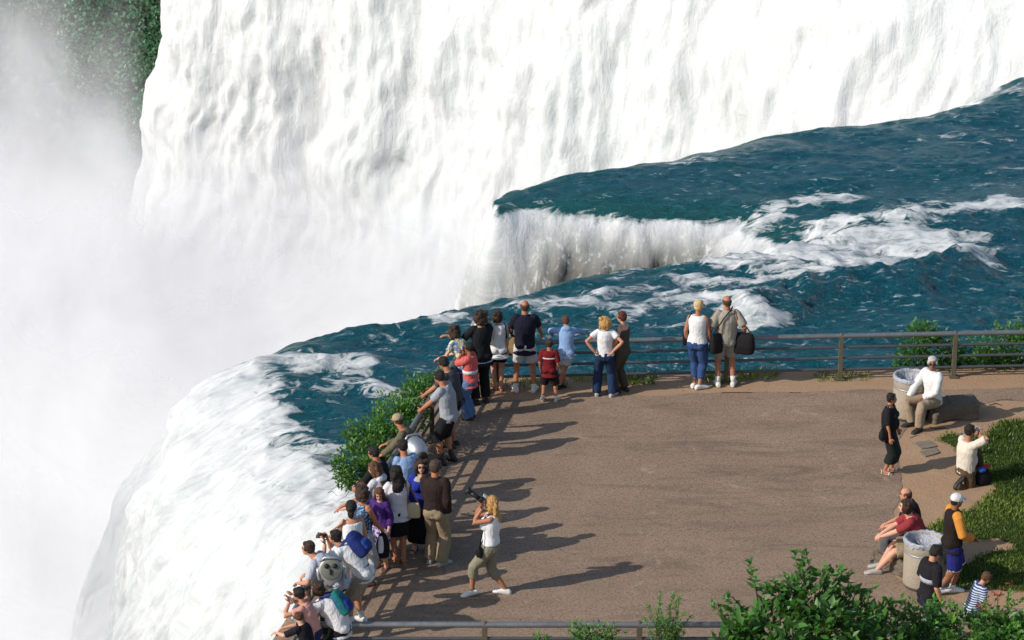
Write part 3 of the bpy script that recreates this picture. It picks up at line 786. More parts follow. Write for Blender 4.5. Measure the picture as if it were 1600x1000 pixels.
strokes = [  # breaking rapids: photo pixels on the water plane, half width (m), strength
    ([(1505, 408), (1470, 392), (1400, 378), (1330, 392), (1240, 404), (1150, 408)], .75, 1.0, .22),
    ([(1470, 402), (1420, 404), (1340, 412), (1260, 410)], .6, .95, .10),
    ([(1570, 332), (1500, 334), (1440, 342), (1370, 352), (1300, 366)], .55, .95, .16),
    ([(1345, 438), (1270, 446), (1200, 450), (1150, 462), (1110, 452), (1060, 446)], .40, .85, .18),
    ([(1175, 515), (1155, 495), (1130, 475), (1080, 485)], .5, .95, .16),
    ([(1130, 478), (1060, 490), (990, 500), (930, 484), (880, 490), (830, 486)], .55, .72, .1),
    ([(1060, 460), (1000, 462), (950, 470)], .4, .6, .06),
    ([(1325, 314), (1265, 318), (1210, 326), (1170, 338)], .40, .85, .1),
    ([(712, 508), (690, 512)], .28, .8, .12),
    ([(1125, 247), (1060, 253)], .35, .55, .05),
    ([(1605, 140), (1560, 128)], .5, .6, .05), ([(1505, 160), (1470, 164)], .3, .5, .05),
    ([(560, 582), (500, 576), (440, 570)], .35, .85, .12), ([(640, 560), (600, 560)], .2, .4, .05),
    ([(900, 545), (840, 530), (760, 540)], .5, .42, .05), ([(1240, 385), (1100, 402), (950, 422)], .5, .55, .02),
    ([(640, 640), (560, 610), (520, 615)], .35, .7, .1),
]
foam = np.zeros_like(X); lift = np.zeros_like(X)
jit = fbm(wx * .9, wy * 2.0, oct=6, seed=51, gain=.65) - .5
for pts, wd, st, up in strokes:
    q = [G(x, y, ZW)[:2] for x, y in pts]
    wd *= 1.2; d = np.maximum(line_d(X, Y + .0, q) + jit * wd * 3.0, 0)
    foam = np.maximum(foam, st * .84 * smoothstep(wd * 1.9, wd * .1, d)); lift += up * .6 * np.exp(-(d / (wd * 1.1)) ** 2)
# long dark standing wave in front of the breaking crest
q = [G(x, y, ZW)[:2] for x, y in [(1500, 425), (1400, 455), (1280, 470), (1180, 500)]]
lift += .42 * np.exp(-(line_d(X, Y, q) / .75) ** 2)
q = [G(x, y, ZW)[:2] for x, y in [(1600, 352), (1480, 362), (1330, 372)]]
lift += .22 * np.exp(-(line_d(X, Y, q) / .6) ** 2)
nl_d = line_d(X, Y, [lip[-2], lip[-1], tail[0], tail[1], tail[2], tail[3]])
white_in = smoothstep(2.0, .5, nl_d + jit * 1.6 + 1.0 * smoothstep(55.5, 57, Y)) * smoothstep(-2.2, -3.2, X)
foam = np.maximum(foam, white_in * .95)
over = smoothstep(-.12, .45, sd * (1 + 2 * tip) + .12 * tip + jit * .5)
foam = np.maximum(foam, over)
foam = np.maximum(foam, .30 * smoothstep(.3, .8, fbm(wx * .35, wy * .7, seed=61)))
Z = base + wav + lift * (fbm(X * 2.5, Y * 2.5, seed=71) * .9 + .5) * smoothstep(-.1, .5, di)
# tumbling water on the falls: push the sheet out along the fall direction
path = do + 1.0 * (base.max() - base)
fx = fbm(arc * 1.1 + .8 * (fbm(arc * .5, path * .3, seed=84) - .5) * 2, path * .30, oct=4, seed=81) - .5; fy = fbm(arc * 3.2, path * .8, oct=4, seed=82) - .5
gy, gx = np.gradient(sd, ys, xs); gl = np.hypot(gx, gy) + 1e-6
am = smoothstep(.1, 1.2, do) * (1.2 * fx + .55 * fy) * (.8 + .0 * near_left) * (1 - .7 * near_left * smoothstep(2.0, 6, base.max() - base))
X2 = X + gx / gl * am; Y2 = Y + gy / gl * am
foamy = (foam > .3)
Z += foam * .10 * (fbm(X * 5, Y * 5, seed=91) - .45) * (do < .1)
edge_t = np.maximum(edge * (do <= 0), (do > 0) * 1.0)
clear_ = smoothstep(.15, 1.1, do) * (1 - near_left) * smoothstep(10.0, 3.0, np.abs(X - .6)) * smoothstep(73, 66, Y) * (X > -1.2)
me = grid_mesh('river', X2, Y2, Z, (Z > -26) & (do < 9.5), {'foam': foam, 'lip': edge_t, 'thin': clear_, 'fall': smoothstep(0, .6, do), 'arc': arc, 'path': path, 'near': near_left})
t = NT('river_water'); fo = t.attr('foam'); lp = t.attr('lip'); th = t.attr('thin'); fa = t.attr('fall')
vw = t.coord((.55, 1.25, 1.0)); cx_ = t.n('ShaderNodeCombineXYZ'); t.l(t.attr('arc'), cx_.inputs[0]); t.l(t.math('MULTIPLY', t.attr('path'), .28), cx_.inputs[1]); vf = cx_.outputs[0]; vi = t.coord()
a1 = t.noise(vw, 1.9, 9, .74, 1.4); a2 = t.noise(vf, 4.6, 8, .74, .5); a3 = t.noise(t.coord((.5, 1.5, 1)), 6.5, 5, .65, .6)
nmix = t.n('ShaderNodeMix', data_type='FLOAT'); t.l(fa, nmix.inputs[0]); t.l(a1, nmix.inputs[2]); t.l(a2, nmix.inputs[3])
ff = t.math('ADD', t.math('MULTIPLY', fo, 1.0), t.math('MULTIPLY', t.math('SUBTRACT', nmix.outputs[0], .5), 2.6))
ff = t.math('ADD', ff, t.math('MULTIPLY', fa, .22))
ffac = t.ramp(ff, [(.40, (0, 0, 0)), (.55, (.5, .5, .5)), (.85, (1, 1, 1))])
spark = t.ramp(t.math('ADD', a3, t.math('MULTIPLY', a1, .5)), [(.86, (0, 0, 0)), (1.0, (.6, .6, .6))])  # sparkle of the choppy water painted in as pale flecks
deep = t.mix(t.noise(vi, .35, 4, .5), (.003, .062, .140), (.005, .118, .140)); deep = t.mix(t.math('MULTIPLY', lp, .75), deep, (.014, .115, .085))
deep = t.mix(t.ramp(a3, [(.35, (0, 0, 0)), (.75, (.8, .8, .8))]), deep, (.025, .22, .28))
hb = t.math('ADD', t.math('MULTIPLY', a3, .8), t.math('MULTIPLY', t.noise(t.coord((.8, 1.7, 1)), 15, 5, .7, .8), .8))
wsh = t.bsdf(deep, .30, normal=t.bump(hb, 1.0, .28), spec=.32)
fcol = t.mix(t.ramp(a2, [(.36, (1, 1, 1)), (.60, (0, 0, 0))]), (.665, .67, .67), (.48, .52, .51))
rockc = t.mix(t.noise(vi, 5, 4), (.022, .024, .018), (.16, .15, .12))
thin_f = t.math('MULTIPLY', th, t.ramp(t.math('ADD', t.noise(t.coord((1, 1, .24)), 4.6, 6, .7, .4), t.math('MULTIPLY', t.noise(t.coord((1, 1, .5)), 11, 3, .6), .35)), [(.45, (0, 0, 0)), (.64, (.95, .95, .95))]))
fcol = t.mix(thin_f, fcol, rockc)
fsh = t.bsdf(fcol, .9, normal=t.bump(t.math('ADD', a2, t.math('MULTIPLY', a3, .3)), .42, .12), spec=.1)
sp = t.math('MAXIMUM', ffac, t.math('MULTIPLY', spark, t.math('SUBTRACT', 1.0, lp)))
m = t.n('ShaderNodeMixShader'); t.l(sp, m.inputs[0]); t.l(wsh, m.inputs[1]); t.l(fsh, m.inputs[2])
torn = t.math('MULTIPLY', t.ramp(t.math('ADD', t.noise(vf, 2.6, 7, .7, .6), t.math('MULTIPLY', t.math('MINIMUM', t.attr('path'), 12.0), .012)), [(.46, (0, 0, 0)), (.70, (1, 1, 1))]), t.ramp(t.math('MULTIPLY', t.attr('path'), .1), [(.20, (0, 0, 0)), (.80, (.85, .85, .85))]))
m2 = t.n('ShaderNodeMixShader'); t.l(t.math('MULTIPLY', torn, t.attr('near')), m2.inputs[0]); t.l(m.outputs[0], m2.inputs[1]); t.l(t.n('ShaderNodeBsdfTransparent').outputs[0], m2.inputs[2]); m = m2
river = tag(link('river', me, t.done(m.outputs[0])), kind='structure')

# ------------------------------------------------------------------ the great curtain of the falls across the gorge
t = NT('falling_water'); ox = t.coord((1, 1, 1)); vv = t.coord((1, 1, .42)); b1 = t.noise(vv, .8, 10, .7, 1.2); b2 = t.noise(t.coord((1, 1, .16)), 2.2, 8, .72, .5); b3 = t.noise(t.coord((1, 1, .3)), .16, 5, .6, .9); b4 = t.noise(t.coord((1, 1, .6)), 3.5, 6, .7, .6)
k = t.math('ADD', t.math('MULTIPLY', b1, .38), t.math('ADD', t.math('MULTIPLY', b2, .42), t.math('MULTIPLY', b3, .20)))
col = t.ramp(k, [(.35, (.52, .545, .525)), (.47, (.645, .66, .65)), (.60, (.72, .73, .73))])  # grey-green water tone plus crevice shade put into the colour, darkest at low bump
col = t.mix(t.ramp(b3, [(.52, (0, 0, 0)), (.70, (.5, .5, .5))]), col, (.58, .66, .62))
M_FALL = t.done(t.bsdf(col, .95, normal=t.bump(t.math('ADD', k, t.math('MULTIPLY', b4, .25)), .48, .7), spec=.05))
u = np.linspace(0, 1, 560); vz = np.linspace(0, 1, 240)
U, V = np.meshgrid(u, vz)
p0 = np.array([27.5, 78.0]); p1 = np.array([-14.6, 121.0])
dr = V * 46
left_end = 1 + .05 * (fbm(V * 9, V * 0 + 2, oct=4, seed=108) - .62)
US = U * left_end
LX = p0[0] + (p1[0] - p0[0]) * US; LY = p0[1] + (p1[1] - p0[1]) * US
bul = 3.0 * np.sin(PI * U) + 1.2 * np.sin(U * 9.0) + 2.6 * (fbm(U * 9, V * .8, oct=3, seed=3) - .5) * 2
nx_, ny_ = -.70, -.71
out = 1.9 * np.sqrt(dr / 4.9 + .02) + bul
wu = U + .012 * (fbm(U * 18, V * 7, oct=3, seed=109) - .5) * 2
col_n = fbm(wu * 44, V * 2.6, oct=4, seed=101) - .5; clump = fbm(wu * 34, V * 13, oct=5, seed=102, gain=.58) - .5
fine = fbm(wu * 120, V * 40, oct=3, seed=103) - .5
out = out + (.65 * col_n + 1.2 * clump + .40 * fine) * smoothstep(0, .06, V)
out = np.where(U > .95, out - (U - .95) ** 2 * 900, out)
me = grid_mesh('waterfall', LX + nx_ * out, LY + ny_ * out, ZW + .9 - dr)
fall = tag(link('waterfall', me, M_FALL), kind='structure')

# gorge floor, far bank
tag(link('gorge_water', grid_mesh('gorge_water', *np.meshgrid(np.linspace(-2500, 2500, 40), np.linspace(-600, 4000, 40)), np.full((40, 40), -44.0)), plain('gorge_water', (.30, .36, .36), .5)), kind='structure')
bx, by = np.meshgrid(np.linspace(-75, 4, 120), np.linspace(124, 205, 110))
bz = -42 + (by - 124) * .80 + 5 * (fbm(bx * .08, by * .08, seed=7) - .5) + (bx + 40) * .06
tag(link('far_bank', grid_mesh('far_bank', bx, by, bz), plain('bank_earth', (.035, .06, .03), .95)), kind='structure')
n = 120000
px = rng.uniform(-62, -6, n); py = rng.uniform(130, 176, n)
pz = -42 + (py - 124) * .80 + 5 * (fbm(px * .08, py * .08, seed=7) - .5) + (px + 40) * .06
clm = fbm(px * .35, py * .35, oct=3, seed=17)
pz = pz + rng.uniform(0, 1, n) ** .5 * (clm - .2) * 6.5
tone = np.clip((clm - .3) * 1.2 + rng.normal(0, .05, n), 0, 1)
dd = rnd_unit(n); dd[:, 1] -= .4
me = leaf_mesh('bank_foliage', np.stack([px, py, pz], 1), dd, rnd_unit(n) * .55 + np.array([-.5, -.6, .8]), rng.uniform(.18, .36, n), rng.uniform(.14, .24, n), tone)
tag(link('bank_foliage', me, leaf_mat('bank_leaf', (.03, .12, .06), (.10, .29, .13)), smooth=False), 'dense green trees and scrub covering the far gorge bank beside the waterfall', 'foliage', None, 'stuff')

# ------------------------------------------------------------------ mist: banks of spray drifting in the gorge
def mist_mat(col):
    t = NT('mist'); a = t.attr('a'); n1 = t.noise(t.coord(), .16, 7, .6, .9); n2 = t.noise(t.coord(), .03, 3, .5)
    fac = t.math('MULTIPLY', a, t.ramp(t.math('ADD', t.math('MULTIPLY', n1, .6), t.math('MULTIPLY', n2, .5)), [(.36, (.25, .25, .25)), (.68, (1, 1, 1))]), True)
    tr = t.n('ShaderNodeBsdfTransparent'); nm = t.n('ShaderNodeCombineXYZ', i_X=-.25, i_Y=-.35, i_Z=.9)
    d = t.n('ShaderNodeBsdfDiffuse', i_Color=(*col, 1)); t.l(nm.outputs[0], d.inputs['Normal'])
    m = t.n('ShaderNodeMixShader'); t.l(fac, m.inputs[0]); t.l(tr.outputs[0], m.inputs[1]); t.l(d.outputs[0], m.inputs[2]); return t.done(m.outputs[0])
M_MIST = mist_mat((.735, .745, .76))
def curtain_x(y): return 27.0 - 41.6 * (y - 79.5) / 41.5
def curtain_y(x): return 121.0 - (x + 14.6) * 41.5 / 41.6
def mist(off, x0, x1, kl, kr, soft, amount, fade_r, zb=-44, seed=0, base=None, xm=0.0, fade_l=0.0):
    """a bank of spray leaning back; kl, kr: how high its soft top stands at the left and right end"""
    gx_, gz_ = np.meshgrid(np.linspace(x0, x1, 130), np.linspace(zb, 4, 110))
    yb = curtain_y(-14.6) - off - .62 * (gx_ + 14.6) if base is None else base - .45 * (gx_ - xm)
    yy = yb + .45 * (gz_ + 14) + 1.2 * (fbm(gx_ * .06 + seed, gz_ * .06, oct=2, seed=seed) - .5)
    f = np.clip((gx_ - x0) / (x1 - x0), 0, 1)
    tp = (CH + kl * yb) * (1 - f) + (CH + kr * yb) * f + 9.0 * (fbm(gx_ * .15 + seed * 3, gz_ * .10, oct=5, seed=seed + 1) - .5)
    a = amount * smoothstep(tp + soft, tp - soft, gz_) * smoothstep(x1, x1 - fade_r, gx_)
    if fade_l: a = a * smoothstep(x0, x0 + fade_l, gx_)
    a = a * smoothstep(4, 1.0, gz_) * smoothstep(.3, 3.5, (curtain_y(gx_) - yy) / 1.41 - 2.5 * (gx_ > -15.5)) 
    me = grid_mesh('mist', gx_, yy, gz_, None, {'a': a})
    return tag(link('mist', me, M_MIST), kind='structure')
for i, off in enumerate((5, 9, 13, 17, 21, 25, 29)):
    mist(off, -55, 3.5 - i * .3, -.288, -.345, 4.0, .55 + i * .04, 7, seed=i * 7 + 1)
mist(4, -58, -15.0, -.258, -.268, 4.5, .66, 2.0, seed=61)
mist(7, -34, -8.0, -.278, -.31, 4.0, .55, 5.0, seed=67)
mist(0, -30, -1.2, -.33, -.365, 3.5, .45, 4, zb=-30, seed=91, base=71, xm=-10)
mist(0, -26, .9, -.36, -.375, 2.6, .5, 2.6, zb=-24, seed=95, base=66.5, xm=-2)
mist(0, -24, -5.0, -.37, -.42, 2.8, .72, 2.8, zb=-24, seed=97, base=56.0, xm=-8)
mist(0, -13, -4.6, -.425, -.525, 1.9, .62, 2.6, zb=-14, seed=99, base=46, xm=-7)
mist(0, -13, -5.4, -.405, -.48, 1.9, .55, 2.4, zb=-14, seed=103, base=48.5, xm=-7)

# ------------------------------------------------------------------ railings
t = NT('weathered_pipe'); v = t.coord(); f = t.noise(v, 6, 6, .7); g = t.noise(v, 60, 3)
M_PIPE = t.done(t.bsdf(t.mix(f, (.11, .12, .125), (.30, .31, .32)), t.math('ADD', .32, t.math('MULTIPLY', f, .3)), .55, t.bump(g, .15, .004), .5))
M_BAR = plain('dull_steel', (.10, .105, .11), .5, .5, .5, .35, 12)
M_POST = plain('olive_painted_post', (.105, .09, .06), .75, 0, .3, .35, 14, .3)
def arc_pts(a, c, b, r, n=7):
    """round the corner c between a and b"""
    a, b, c = Vector(a), Vector(b), Vector(c); u = (a - c).normalized(); w_ = (b - c).normalized()
    p, q = c + u * r, c + w_ * r
    return [(p * (1 - t_) + c * t_) * (1 - t_) + (c * (1 - t_) + q * t_) * t_ for t_ in [i / n for i in range(n + 1)]]
def railing(label, path, posts):
    r = empty('safety_railing', (posts[0][0], posts[0][1], 0), 0, label, 'railing')
    o = Vector((posts[0][0], posts[0][1], 0))
    for k, (z, rad) in enumerate(((RAIL_H, .046), (.645, .026), (.425, .026), (.20, .026))):
        m = MB(); m.tube([Vector((p[0], p[1], z)) - o for p in path], rad, 14)
        m.build('top_rail' if k == 0 else 'rail_bar', M_PIPE if k == 0 else M_BAR, r)
    for p in posts:
        m = MB(); c = Vector((p[0], p[1], 0)) - o
        m.box(c + Vector((0, 0, RAIL_H / 2 + .008)), (.042, .042, RAIL_H / 2 + .012)); m.box(c + Vector((0, 0, .012)), (.085, .085, .012))
        m.tube([c + Vector((0, 0, RAIL_H + .015)), c + Vector((0, 0, RAIL_H + .055))], [.045, .036], 10)
        m.build('post', M_POST, r, False, .006)
    return r
by_ = lambda x: (x, back_y(x))
cr = arc_pts((left_x(corner.y - 2), corner.y - 2), corner, by_(2), .45)
posts_b = [by_(G(1312 + 178 * k, 592 - 2.0 * k).x) for k in range(-3, 5)]
railing('long grey pipe railing on olive posts along the river at the back of the terrace', [tuple(p) for p in cr[4:]] + [by_(x) for x in np.linspace(0, 24, 14)], posts_b)
lp_ = lambda y: (left_x(y), y)
fr = arc_pts(lp_(YF + 3), fcorner, (3, YF), .5)
posts_l = [lp_(y) for y in np.linspace(YF + 1.2, corner.y - .7, 6)]
railing('grey pipe railing with people leaning on it down the waterfall side', [tuple(p) for p in fr[:4]][::-1] + [lp_(y) for y in np.linspace(YF + .7, corner.y - .5, 8)] + [tuple(p) for p in cr[:5]], posts_l)
pf = [(G(x, 985, RAIL_H).x, YF) for x in (516, 757, 1000)]
railing('nearest grey pipe railing across the bottom edge, beneath the bushes', [tuple(p) for p in fr[3:]] + [(x, YF) for x in np.linspace(fcorner.x + .7, 3.4, 8)], pf)

# ------------------------------------------------------------------ coin telescopes
M_ALU = plain('cast_aluminium', (.36, .38, .40), .45, .6, .5, .2, 10, .2); M_FACE = plain('dull_olive_metal', (.20, .20, .16), .55, .4, .4, .2, 12); M_HOLE = plain('dark_hole', (.01, .01, .01), .6)
def telescope(label, pos, face_rz, head_z=1.22):
    r = empty('coin_telescope', (pos[0], pos[1], 0), face_rz, label, 'telescope')   # face looks along local -y
    m = MB(); m.lathe((0, 0, 0), [(.17, 0), (.17, .03), (.07, .07), (.06, .5), (.055, head_z - .36), (.07, head_z - .33)], 20); m.build('pedestal', M_POST, r)
    m = MB()
    for g in (-1, 1): m.tube([(g * .03, 0, head_z - .36), (g * .15, 0, head_z - .28), (g * .19, 0, head_z - .1), (g * .19, 0, head_z + .0)], [.035, .03, .026, .034], 10)
    m.tube([(-.2, 0, head_z), (.2, 0, head_z)], .022, 10); m.build('yoke', M_ALU, r)
    T = Matrix.Rotation(R(-14), 3, 'X')
    def prof(y, k, drop):     # rounded outline that narrows to a chin
        out = []
        for i in range(28):
            a = 2 * PI * i / 28; x = .185 * math.cos(a); z = .19 * math.sin(a)
            if z < 0: x *= 1 - .55 * min(1, -z / .26); z *= 1.35
            out.append(Vector((0, 0, head_z)) + T @ Vector((x * k, y, z * k - drop)))
        return out
    m = MB(); m.loft([prof(-.125, .90, 0), prof(-.115, .97, 0), prof(-.06, 1.0, 0), prof(.06, .98, 0), prof(.16, .86, .0), prof(.22, .62, .0), prof(.235, .5, 0)]); hd_ = m.build('viewer_head', M_ALU, r)
    m = MB(); c = Vector((0, 0, head_z)); n = T @ Vector((0, -1, 0))
    m.loft([[c + T @ Vector((rr * math.cos(2 * PI * i / 30), y, rr * math.sin(2 * PI * i / 30) + .005)) for i in range(30)] for rr, y in ((.158, -.118), (.158, -.133), (.148, -.138))]); fp_ = m.build('face_plate', M_FACE, hd_)
    for g in (-1, 1):
        m = MB(); e = c + T @ Vector((g * .062, -.132, .062)); ax = T @ Vector((0, -1, 0))
        m.tube([e, e + ax * .03], [.042, .034], 14); m.ell(e + ax * .031, (.030, .006, .026), T); m.build('eyepiece', M_HOLE, r)
    m = MB(); m.box(c + T @ Vector((0, -.142, -.03)), (.018, .012, .04), T); m.box(c + T @ Vector((0, -.15, -.022)), (.008, .01, .014), T); m.build('coin_slot', M_HOLE, r, False, .003)
    m = MB(); m.tube([c + T @ Vector((-.16, -.1, .13)), c + T @ Vector((-.09, -.14, .19)), c + T @ Vector((.09, -.14, .19)), c + T @ Vector((.16, -.1, .13))], .022, 8); m.build('brow_hood', M_ALU, r)
    m = MB(); m.tube([c + T @ Vector((0, .22, 0)), c + T @ Vector((0, .27, 0))], [.085, .09], 16); m.build('lens_barrel', M_HOLE, r)
    return r
telescope('silver coin telescope with its round face turned to the camera by the front railing', G(520, 1010), R(2), 1.30)
telescope('silver coin telescope seen from the side beside the man in the khaki cap', G(650, 800), R(-148), 1.15)
telescope('silver coin telescope at the back corner between the dark-haired woman and the white top', G(753, 612), R(20), 1.28)

# ------------------------------------------------------------------ litter bins, rocks
t = NT('exposed_aggregate'); v = t.coord(); vo = t.n('ShaderNodeTexVoronoi', i_Scale=70); t.l(v, vo.inputs['Vector']); g = t.noise(v, 5, 5, .6)
M_AGG = t.done(t.bsdf(t.mix(t.math('MULTIPLY', g, .6), t.mix(vo.outputs['Distance'], (.48, .42, .33), (.28, .235, .175)), (.22, .185, .14)), .9, normal=t.bump(vo.outputs['Distance'], .6, .01), spec=.2))
M_BAG = plain('grey_plastic_bag', (.36, .38, .42), .28, 0, .6, .3, 18, .8, .05); M_DARKB = plain('dark_base', (.04, .035, .03), .8)
def bin_(label, pos):
    r = empty('litter_bin', (pos[0], pos[1], 0), 0, label, 'litter bin')
    m = MB(); m.lathe((0, 0, 0), [(.27, .0), (.285, .0), (.285, .045), (.27, .05)], 40); m.build('base_ring', M_DARKB, r)
    m = MB(); m.lathe((0, 0, 0), [(.27, .048), (.305, .05), (.315, .09), (.315, .60), (.308, .612), (.315, .624), (.318, .80), (.30, .812), (.26, .80), (.25, .5), (0.01, .48)], 48); m.build('bin_body', M_AGG, r)
    m = MB(); m.lathe((0, 0, 0), [(.3165, .604), (.3215, .606), (.3215, .626), (.3165, .628)], 48, False); m.build('band', M_ALU, r)
    rings = []
    for rad, z in ((.324, .755), (.331, .775), (.333, .81), (.318, .832), (.285, .826), (.262, .79), (.22, .70), (.02, .66)):
        rings.append([Vector((rad * (1 + random.uniform(-.025, .03)) * math.cos(2 * PI * i / 48), rad * (1 + random.uniform(-.025, .03)) * math.sin(2 * PI * i / 48), z + (random.uniform(-.028, .02) if z < .8 else random.uniform(-.01, .018)))) for i in range(48)])
    m = MB(); m.loft(rings, False); m.build('bin_liner', M_BAG, r)
    return r
bin_('round concrete litter bin with grey liner beside the seated man by the back railing', G(1421, 652))
bin_('round concrete litter bin with grey liner in front of the red shirt man', G(1441, 915))
t = NT('boulder_stone'); v = t.coord(); f = t.noise(v, 3.5, 8, .7); g = t.noise(t.coord((1, 1, 4)), 4, 6, .7)
M_STONE = t.done(t.bsdf(t.mix(t.math('MULTIPLY', t.math('ADD', f, g), .5), (.05, .038, .028), (.27, .22, .165)), .9, normal=t.bump(t.math('ADD', f, g), .9, .06), spec=.2))
def boulder(label, pos, sx, sy, sz, rz, seed):
    m = MB()
    m.box((0, 0, sz * .42), (sx * .5, sy * .5, sz * .46)); m.box((sx * .18, sy * .05, sz * .78), (sx * .3, sy * .42, sz * .2)); m.box((-sx * .12, 0, sz * .3), (sx * .48, sy * .55, sz * .3), Matrix.Rotation(.2, 3, 'Z'))
    me = m.voxel(.02, 1)
    co_ = np.empty(len(me.vertices) * 3, np.float32); me.vertices.foreach_get('co', co_); c = co_.reshape(-1, 3).astype(float)
    no = np.empty(len(me.vertices) * 3, np.float32); me.vertices.foreach_get('normal', no); no = no.reshape(-1, 3)
    k = (fbm(c[:, 0] * 4 + seed, c[:, 1] * 4, c[:, 2] * 8, 5, seed) - .5) * .13 + (fbm(c[:, 0] * 1.5, c[:, 1] * 1.5 + seed, c[:, 2] * 2, 2, seed) - .5) * .12
    c = c + no * k[:, None]; me.vertices.foreach_set('co', c.reshape(-1).astype(np.float32)); me.update()
    o = link('boulder', me, M_STONE); o.location = (pos[0], pos[1], 0); o.rotation_euler = (0, 0, rz)
    return tag(o, label, 'boulder')
boulder('flat layered boulder under the seated man in the white shirt', G(1490, 650), .84, .5, .33, .12, 3)
boulder('low dark boulder the man in the red shirt sits on', G(1425, 878), .95, .62, .42, .5, 9)
def slab(label, pts):
    q = [G(*p) for p in pts]; c = sum(q, Vector()) / len(q); m = MB()
    m.loft([[p - c for p in q], [p - c + Vector((0, 0, .028)) for p in q]])
    o = m.build('paving_slab', plain('grey_slab', (.20, .165, .125), .95, 0, .15, .4, 7, .7), None, False, .006); o.location = c + Vector((0, 0, .004)); tag(o, label, 'slab')
slab('larger grey flagstone set in the dirt behind the kneeling man', [(1427, 694), (1452, 690), (1464, 699), (1440, 704)])
slab('smaller grey flagstone in the dirt nearest the kneeling man', [(1436, 708), (1462, 701), (1468, 709), (1446, 716)])
for lab, pp, a in (('thin bare root snaking over the dirt left of the boulder', [(1452, 668), (1462, 671), (1476, 669), (1482, 672)], .018), ('short gnarled root in the dirt above the two flagstones', [(1422, 685), (1432, 681), (1440, 684)], .014), ('bare root on the dirt right of the boulder', [(1545, 634), (1556, 631), (1566, 634)], .02)):
    m = MB(); q = [G(*p) for p in pp]; m.tube([p + Vector((0, 0, .005)) for p in q], [a * .6] + [a] * (len(q) - 2) + [a * .4], 6); tag(m.build('tree_root', M_BARK), lab, 'root')

# ------------------------------------------------------------------ bushes
def onY(px, py, y):
    a = (px - 800) / CF; b = (500 - py) / CF
    d = (a, math.cos(CP) + b * math.sin(CP), -math.sin(CP) + b * math.cos(CP)); k = y / d[1]
    return Vector((d[0] * k, y, CH + d[2] * k))
def bush(name, label, base, lobes, per, ln, wd, mat, shoots=(), up=.5, cat='bush', shoot_leaf=1.0, group=None, stem_r=.02, stem_n=None, twigs=(), density=.55):
    base = Vector(base); r = empty(name, base, 0, label, cat, group)
    C_, D_, N_, Lg, Tn = [], [], [], [], []
    for c, rad in lobes:
        n = int(per * rad * rad); u = rnd_unit(n); q = rng.uniform(0, 1, n) ** density
        p = np.array(c)[None] + u * (q * rad)[:, None] * np.array([1, 1, .85])
        p += (np.stack([fbm(p[:, 0] * 3, p[:, 1] * 3, p[:, 2] * 3, 2, s) for s in (1, 2, 3)], 1) - .5) * rad * .9
        keep = fbm(p[:, 0] * 3.2, p[:, 1] * 3.2, p[:, 2] * 3.2, 2, 44) > .36 - .1 * (q < .7)
        p, u, q = p[keep], u[keep], q[keep]; n = len(p)
        C_.append(p); D_.append(u * .8 + rng.normal(size=(n, 3)) * .55 + [0, 0, up]); N_.append(rng.normal(size=(n, 3)) * .45 + [-.25, -.25, .9])
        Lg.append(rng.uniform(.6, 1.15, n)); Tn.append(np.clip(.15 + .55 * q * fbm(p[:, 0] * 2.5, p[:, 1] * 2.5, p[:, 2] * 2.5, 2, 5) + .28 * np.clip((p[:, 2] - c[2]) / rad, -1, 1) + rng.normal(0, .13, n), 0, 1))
    st = MB()
    for c, rad in lobes:
        c = Vector(c)
        for k in range(stem_n or 3):
            e = c + Vector(rnd_unit(1)[0]) * rad * .7; mid = base.lerp(e, .55) + Vector(rng.normal(size=3)) * .06
            st.tube([p - base for p in (base + Vector(rng.normal(size=3)) * .04, mid, e)], [stem_r, stem_r * .6, stem_r * .2], 5)
    for a, b in shoots:
        a, b = Vector(a), Vector(b); mid = a.lerp(b, .5) + Vector(rng.normal(size=3)) * .03
        st.tube([p - base for p in (a, mid, b)], [stem_r * .5, stem_r * .35, stem_r * .2], 5)
        L_ = (b - a).length; n = max(6, int(L_ / (ln * .30)))
        for k in range(n):
            f = .3 + .7 * (k + .5) / n; p = a.lerp(b, f); an = k * 2.4
            d = np.array([math.cos(an), math.sin(an), .35]) + np.array((b - a).normalized()) * .4
            m_ = 2 if f < .9 else 5
            C_.append(np.repeat(np.array(p)[None], m_, 0) + rng.normal(0, .012, (m_, 3))); D_.append(d[None] * rng.uniform(.6, 1.2, (m_, 1)) + rng.normal(0, .4, (m_, 3)))
            N_.append(rng.normal(0, .3, (m_, 3)) + [-.2, -.2, 1]); Lg.append(rng.uniform(.6, 1.1, m_) * shoot_leaf * (1 - .35 * f)); Tn.append(np.clip(rng.normal(.35 + .45 * f, .12, m_), 0, 1))
    for a, b in twigs:
        a, b = Vector(a), Vector(b); st.tube([p - base for p in (a, a.lerp(b, .5) + Vector(rng.normal(size=3)) * .04, b)], [.006, .005, .003], 4)
    C_, D_, N_, Lg, Tn = (np.concatenate(x) for x in (C_, D_, N_, Lg, Tn))
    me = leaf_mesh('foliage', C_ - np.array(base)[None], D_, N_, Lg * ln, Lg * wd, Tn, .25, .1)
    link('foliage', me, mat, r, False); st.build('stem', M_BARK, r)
    return r
def Lb(px, py, y, rp): p = onY(px, py, y); return (tuple(p), 1.12 * rp / (CF * math.cos(CP) / y) )
lob = [Lb(664, 608, 48.6, 26), Lb(650, 622, 48.2, 30), Lb(640, 650, 47.6, 30), Lb(616, 640, 47.8, 30), Lb(600, 668, 47.2, 38), Lb(570, 684, 46.9, 30), Lb(585, 705, 46.6, 38), Lb(548, 712, 46.4, 26), Lb(560, 738, 46.2, 34), Lb(532, 726, 46.0, 18), Lb(610, 700, 46.6, 30), Lb(586, 742, 46.0, 34), Lb(541, 752, 45.8, 18), Lb(680, 590, 49.0, 14)]
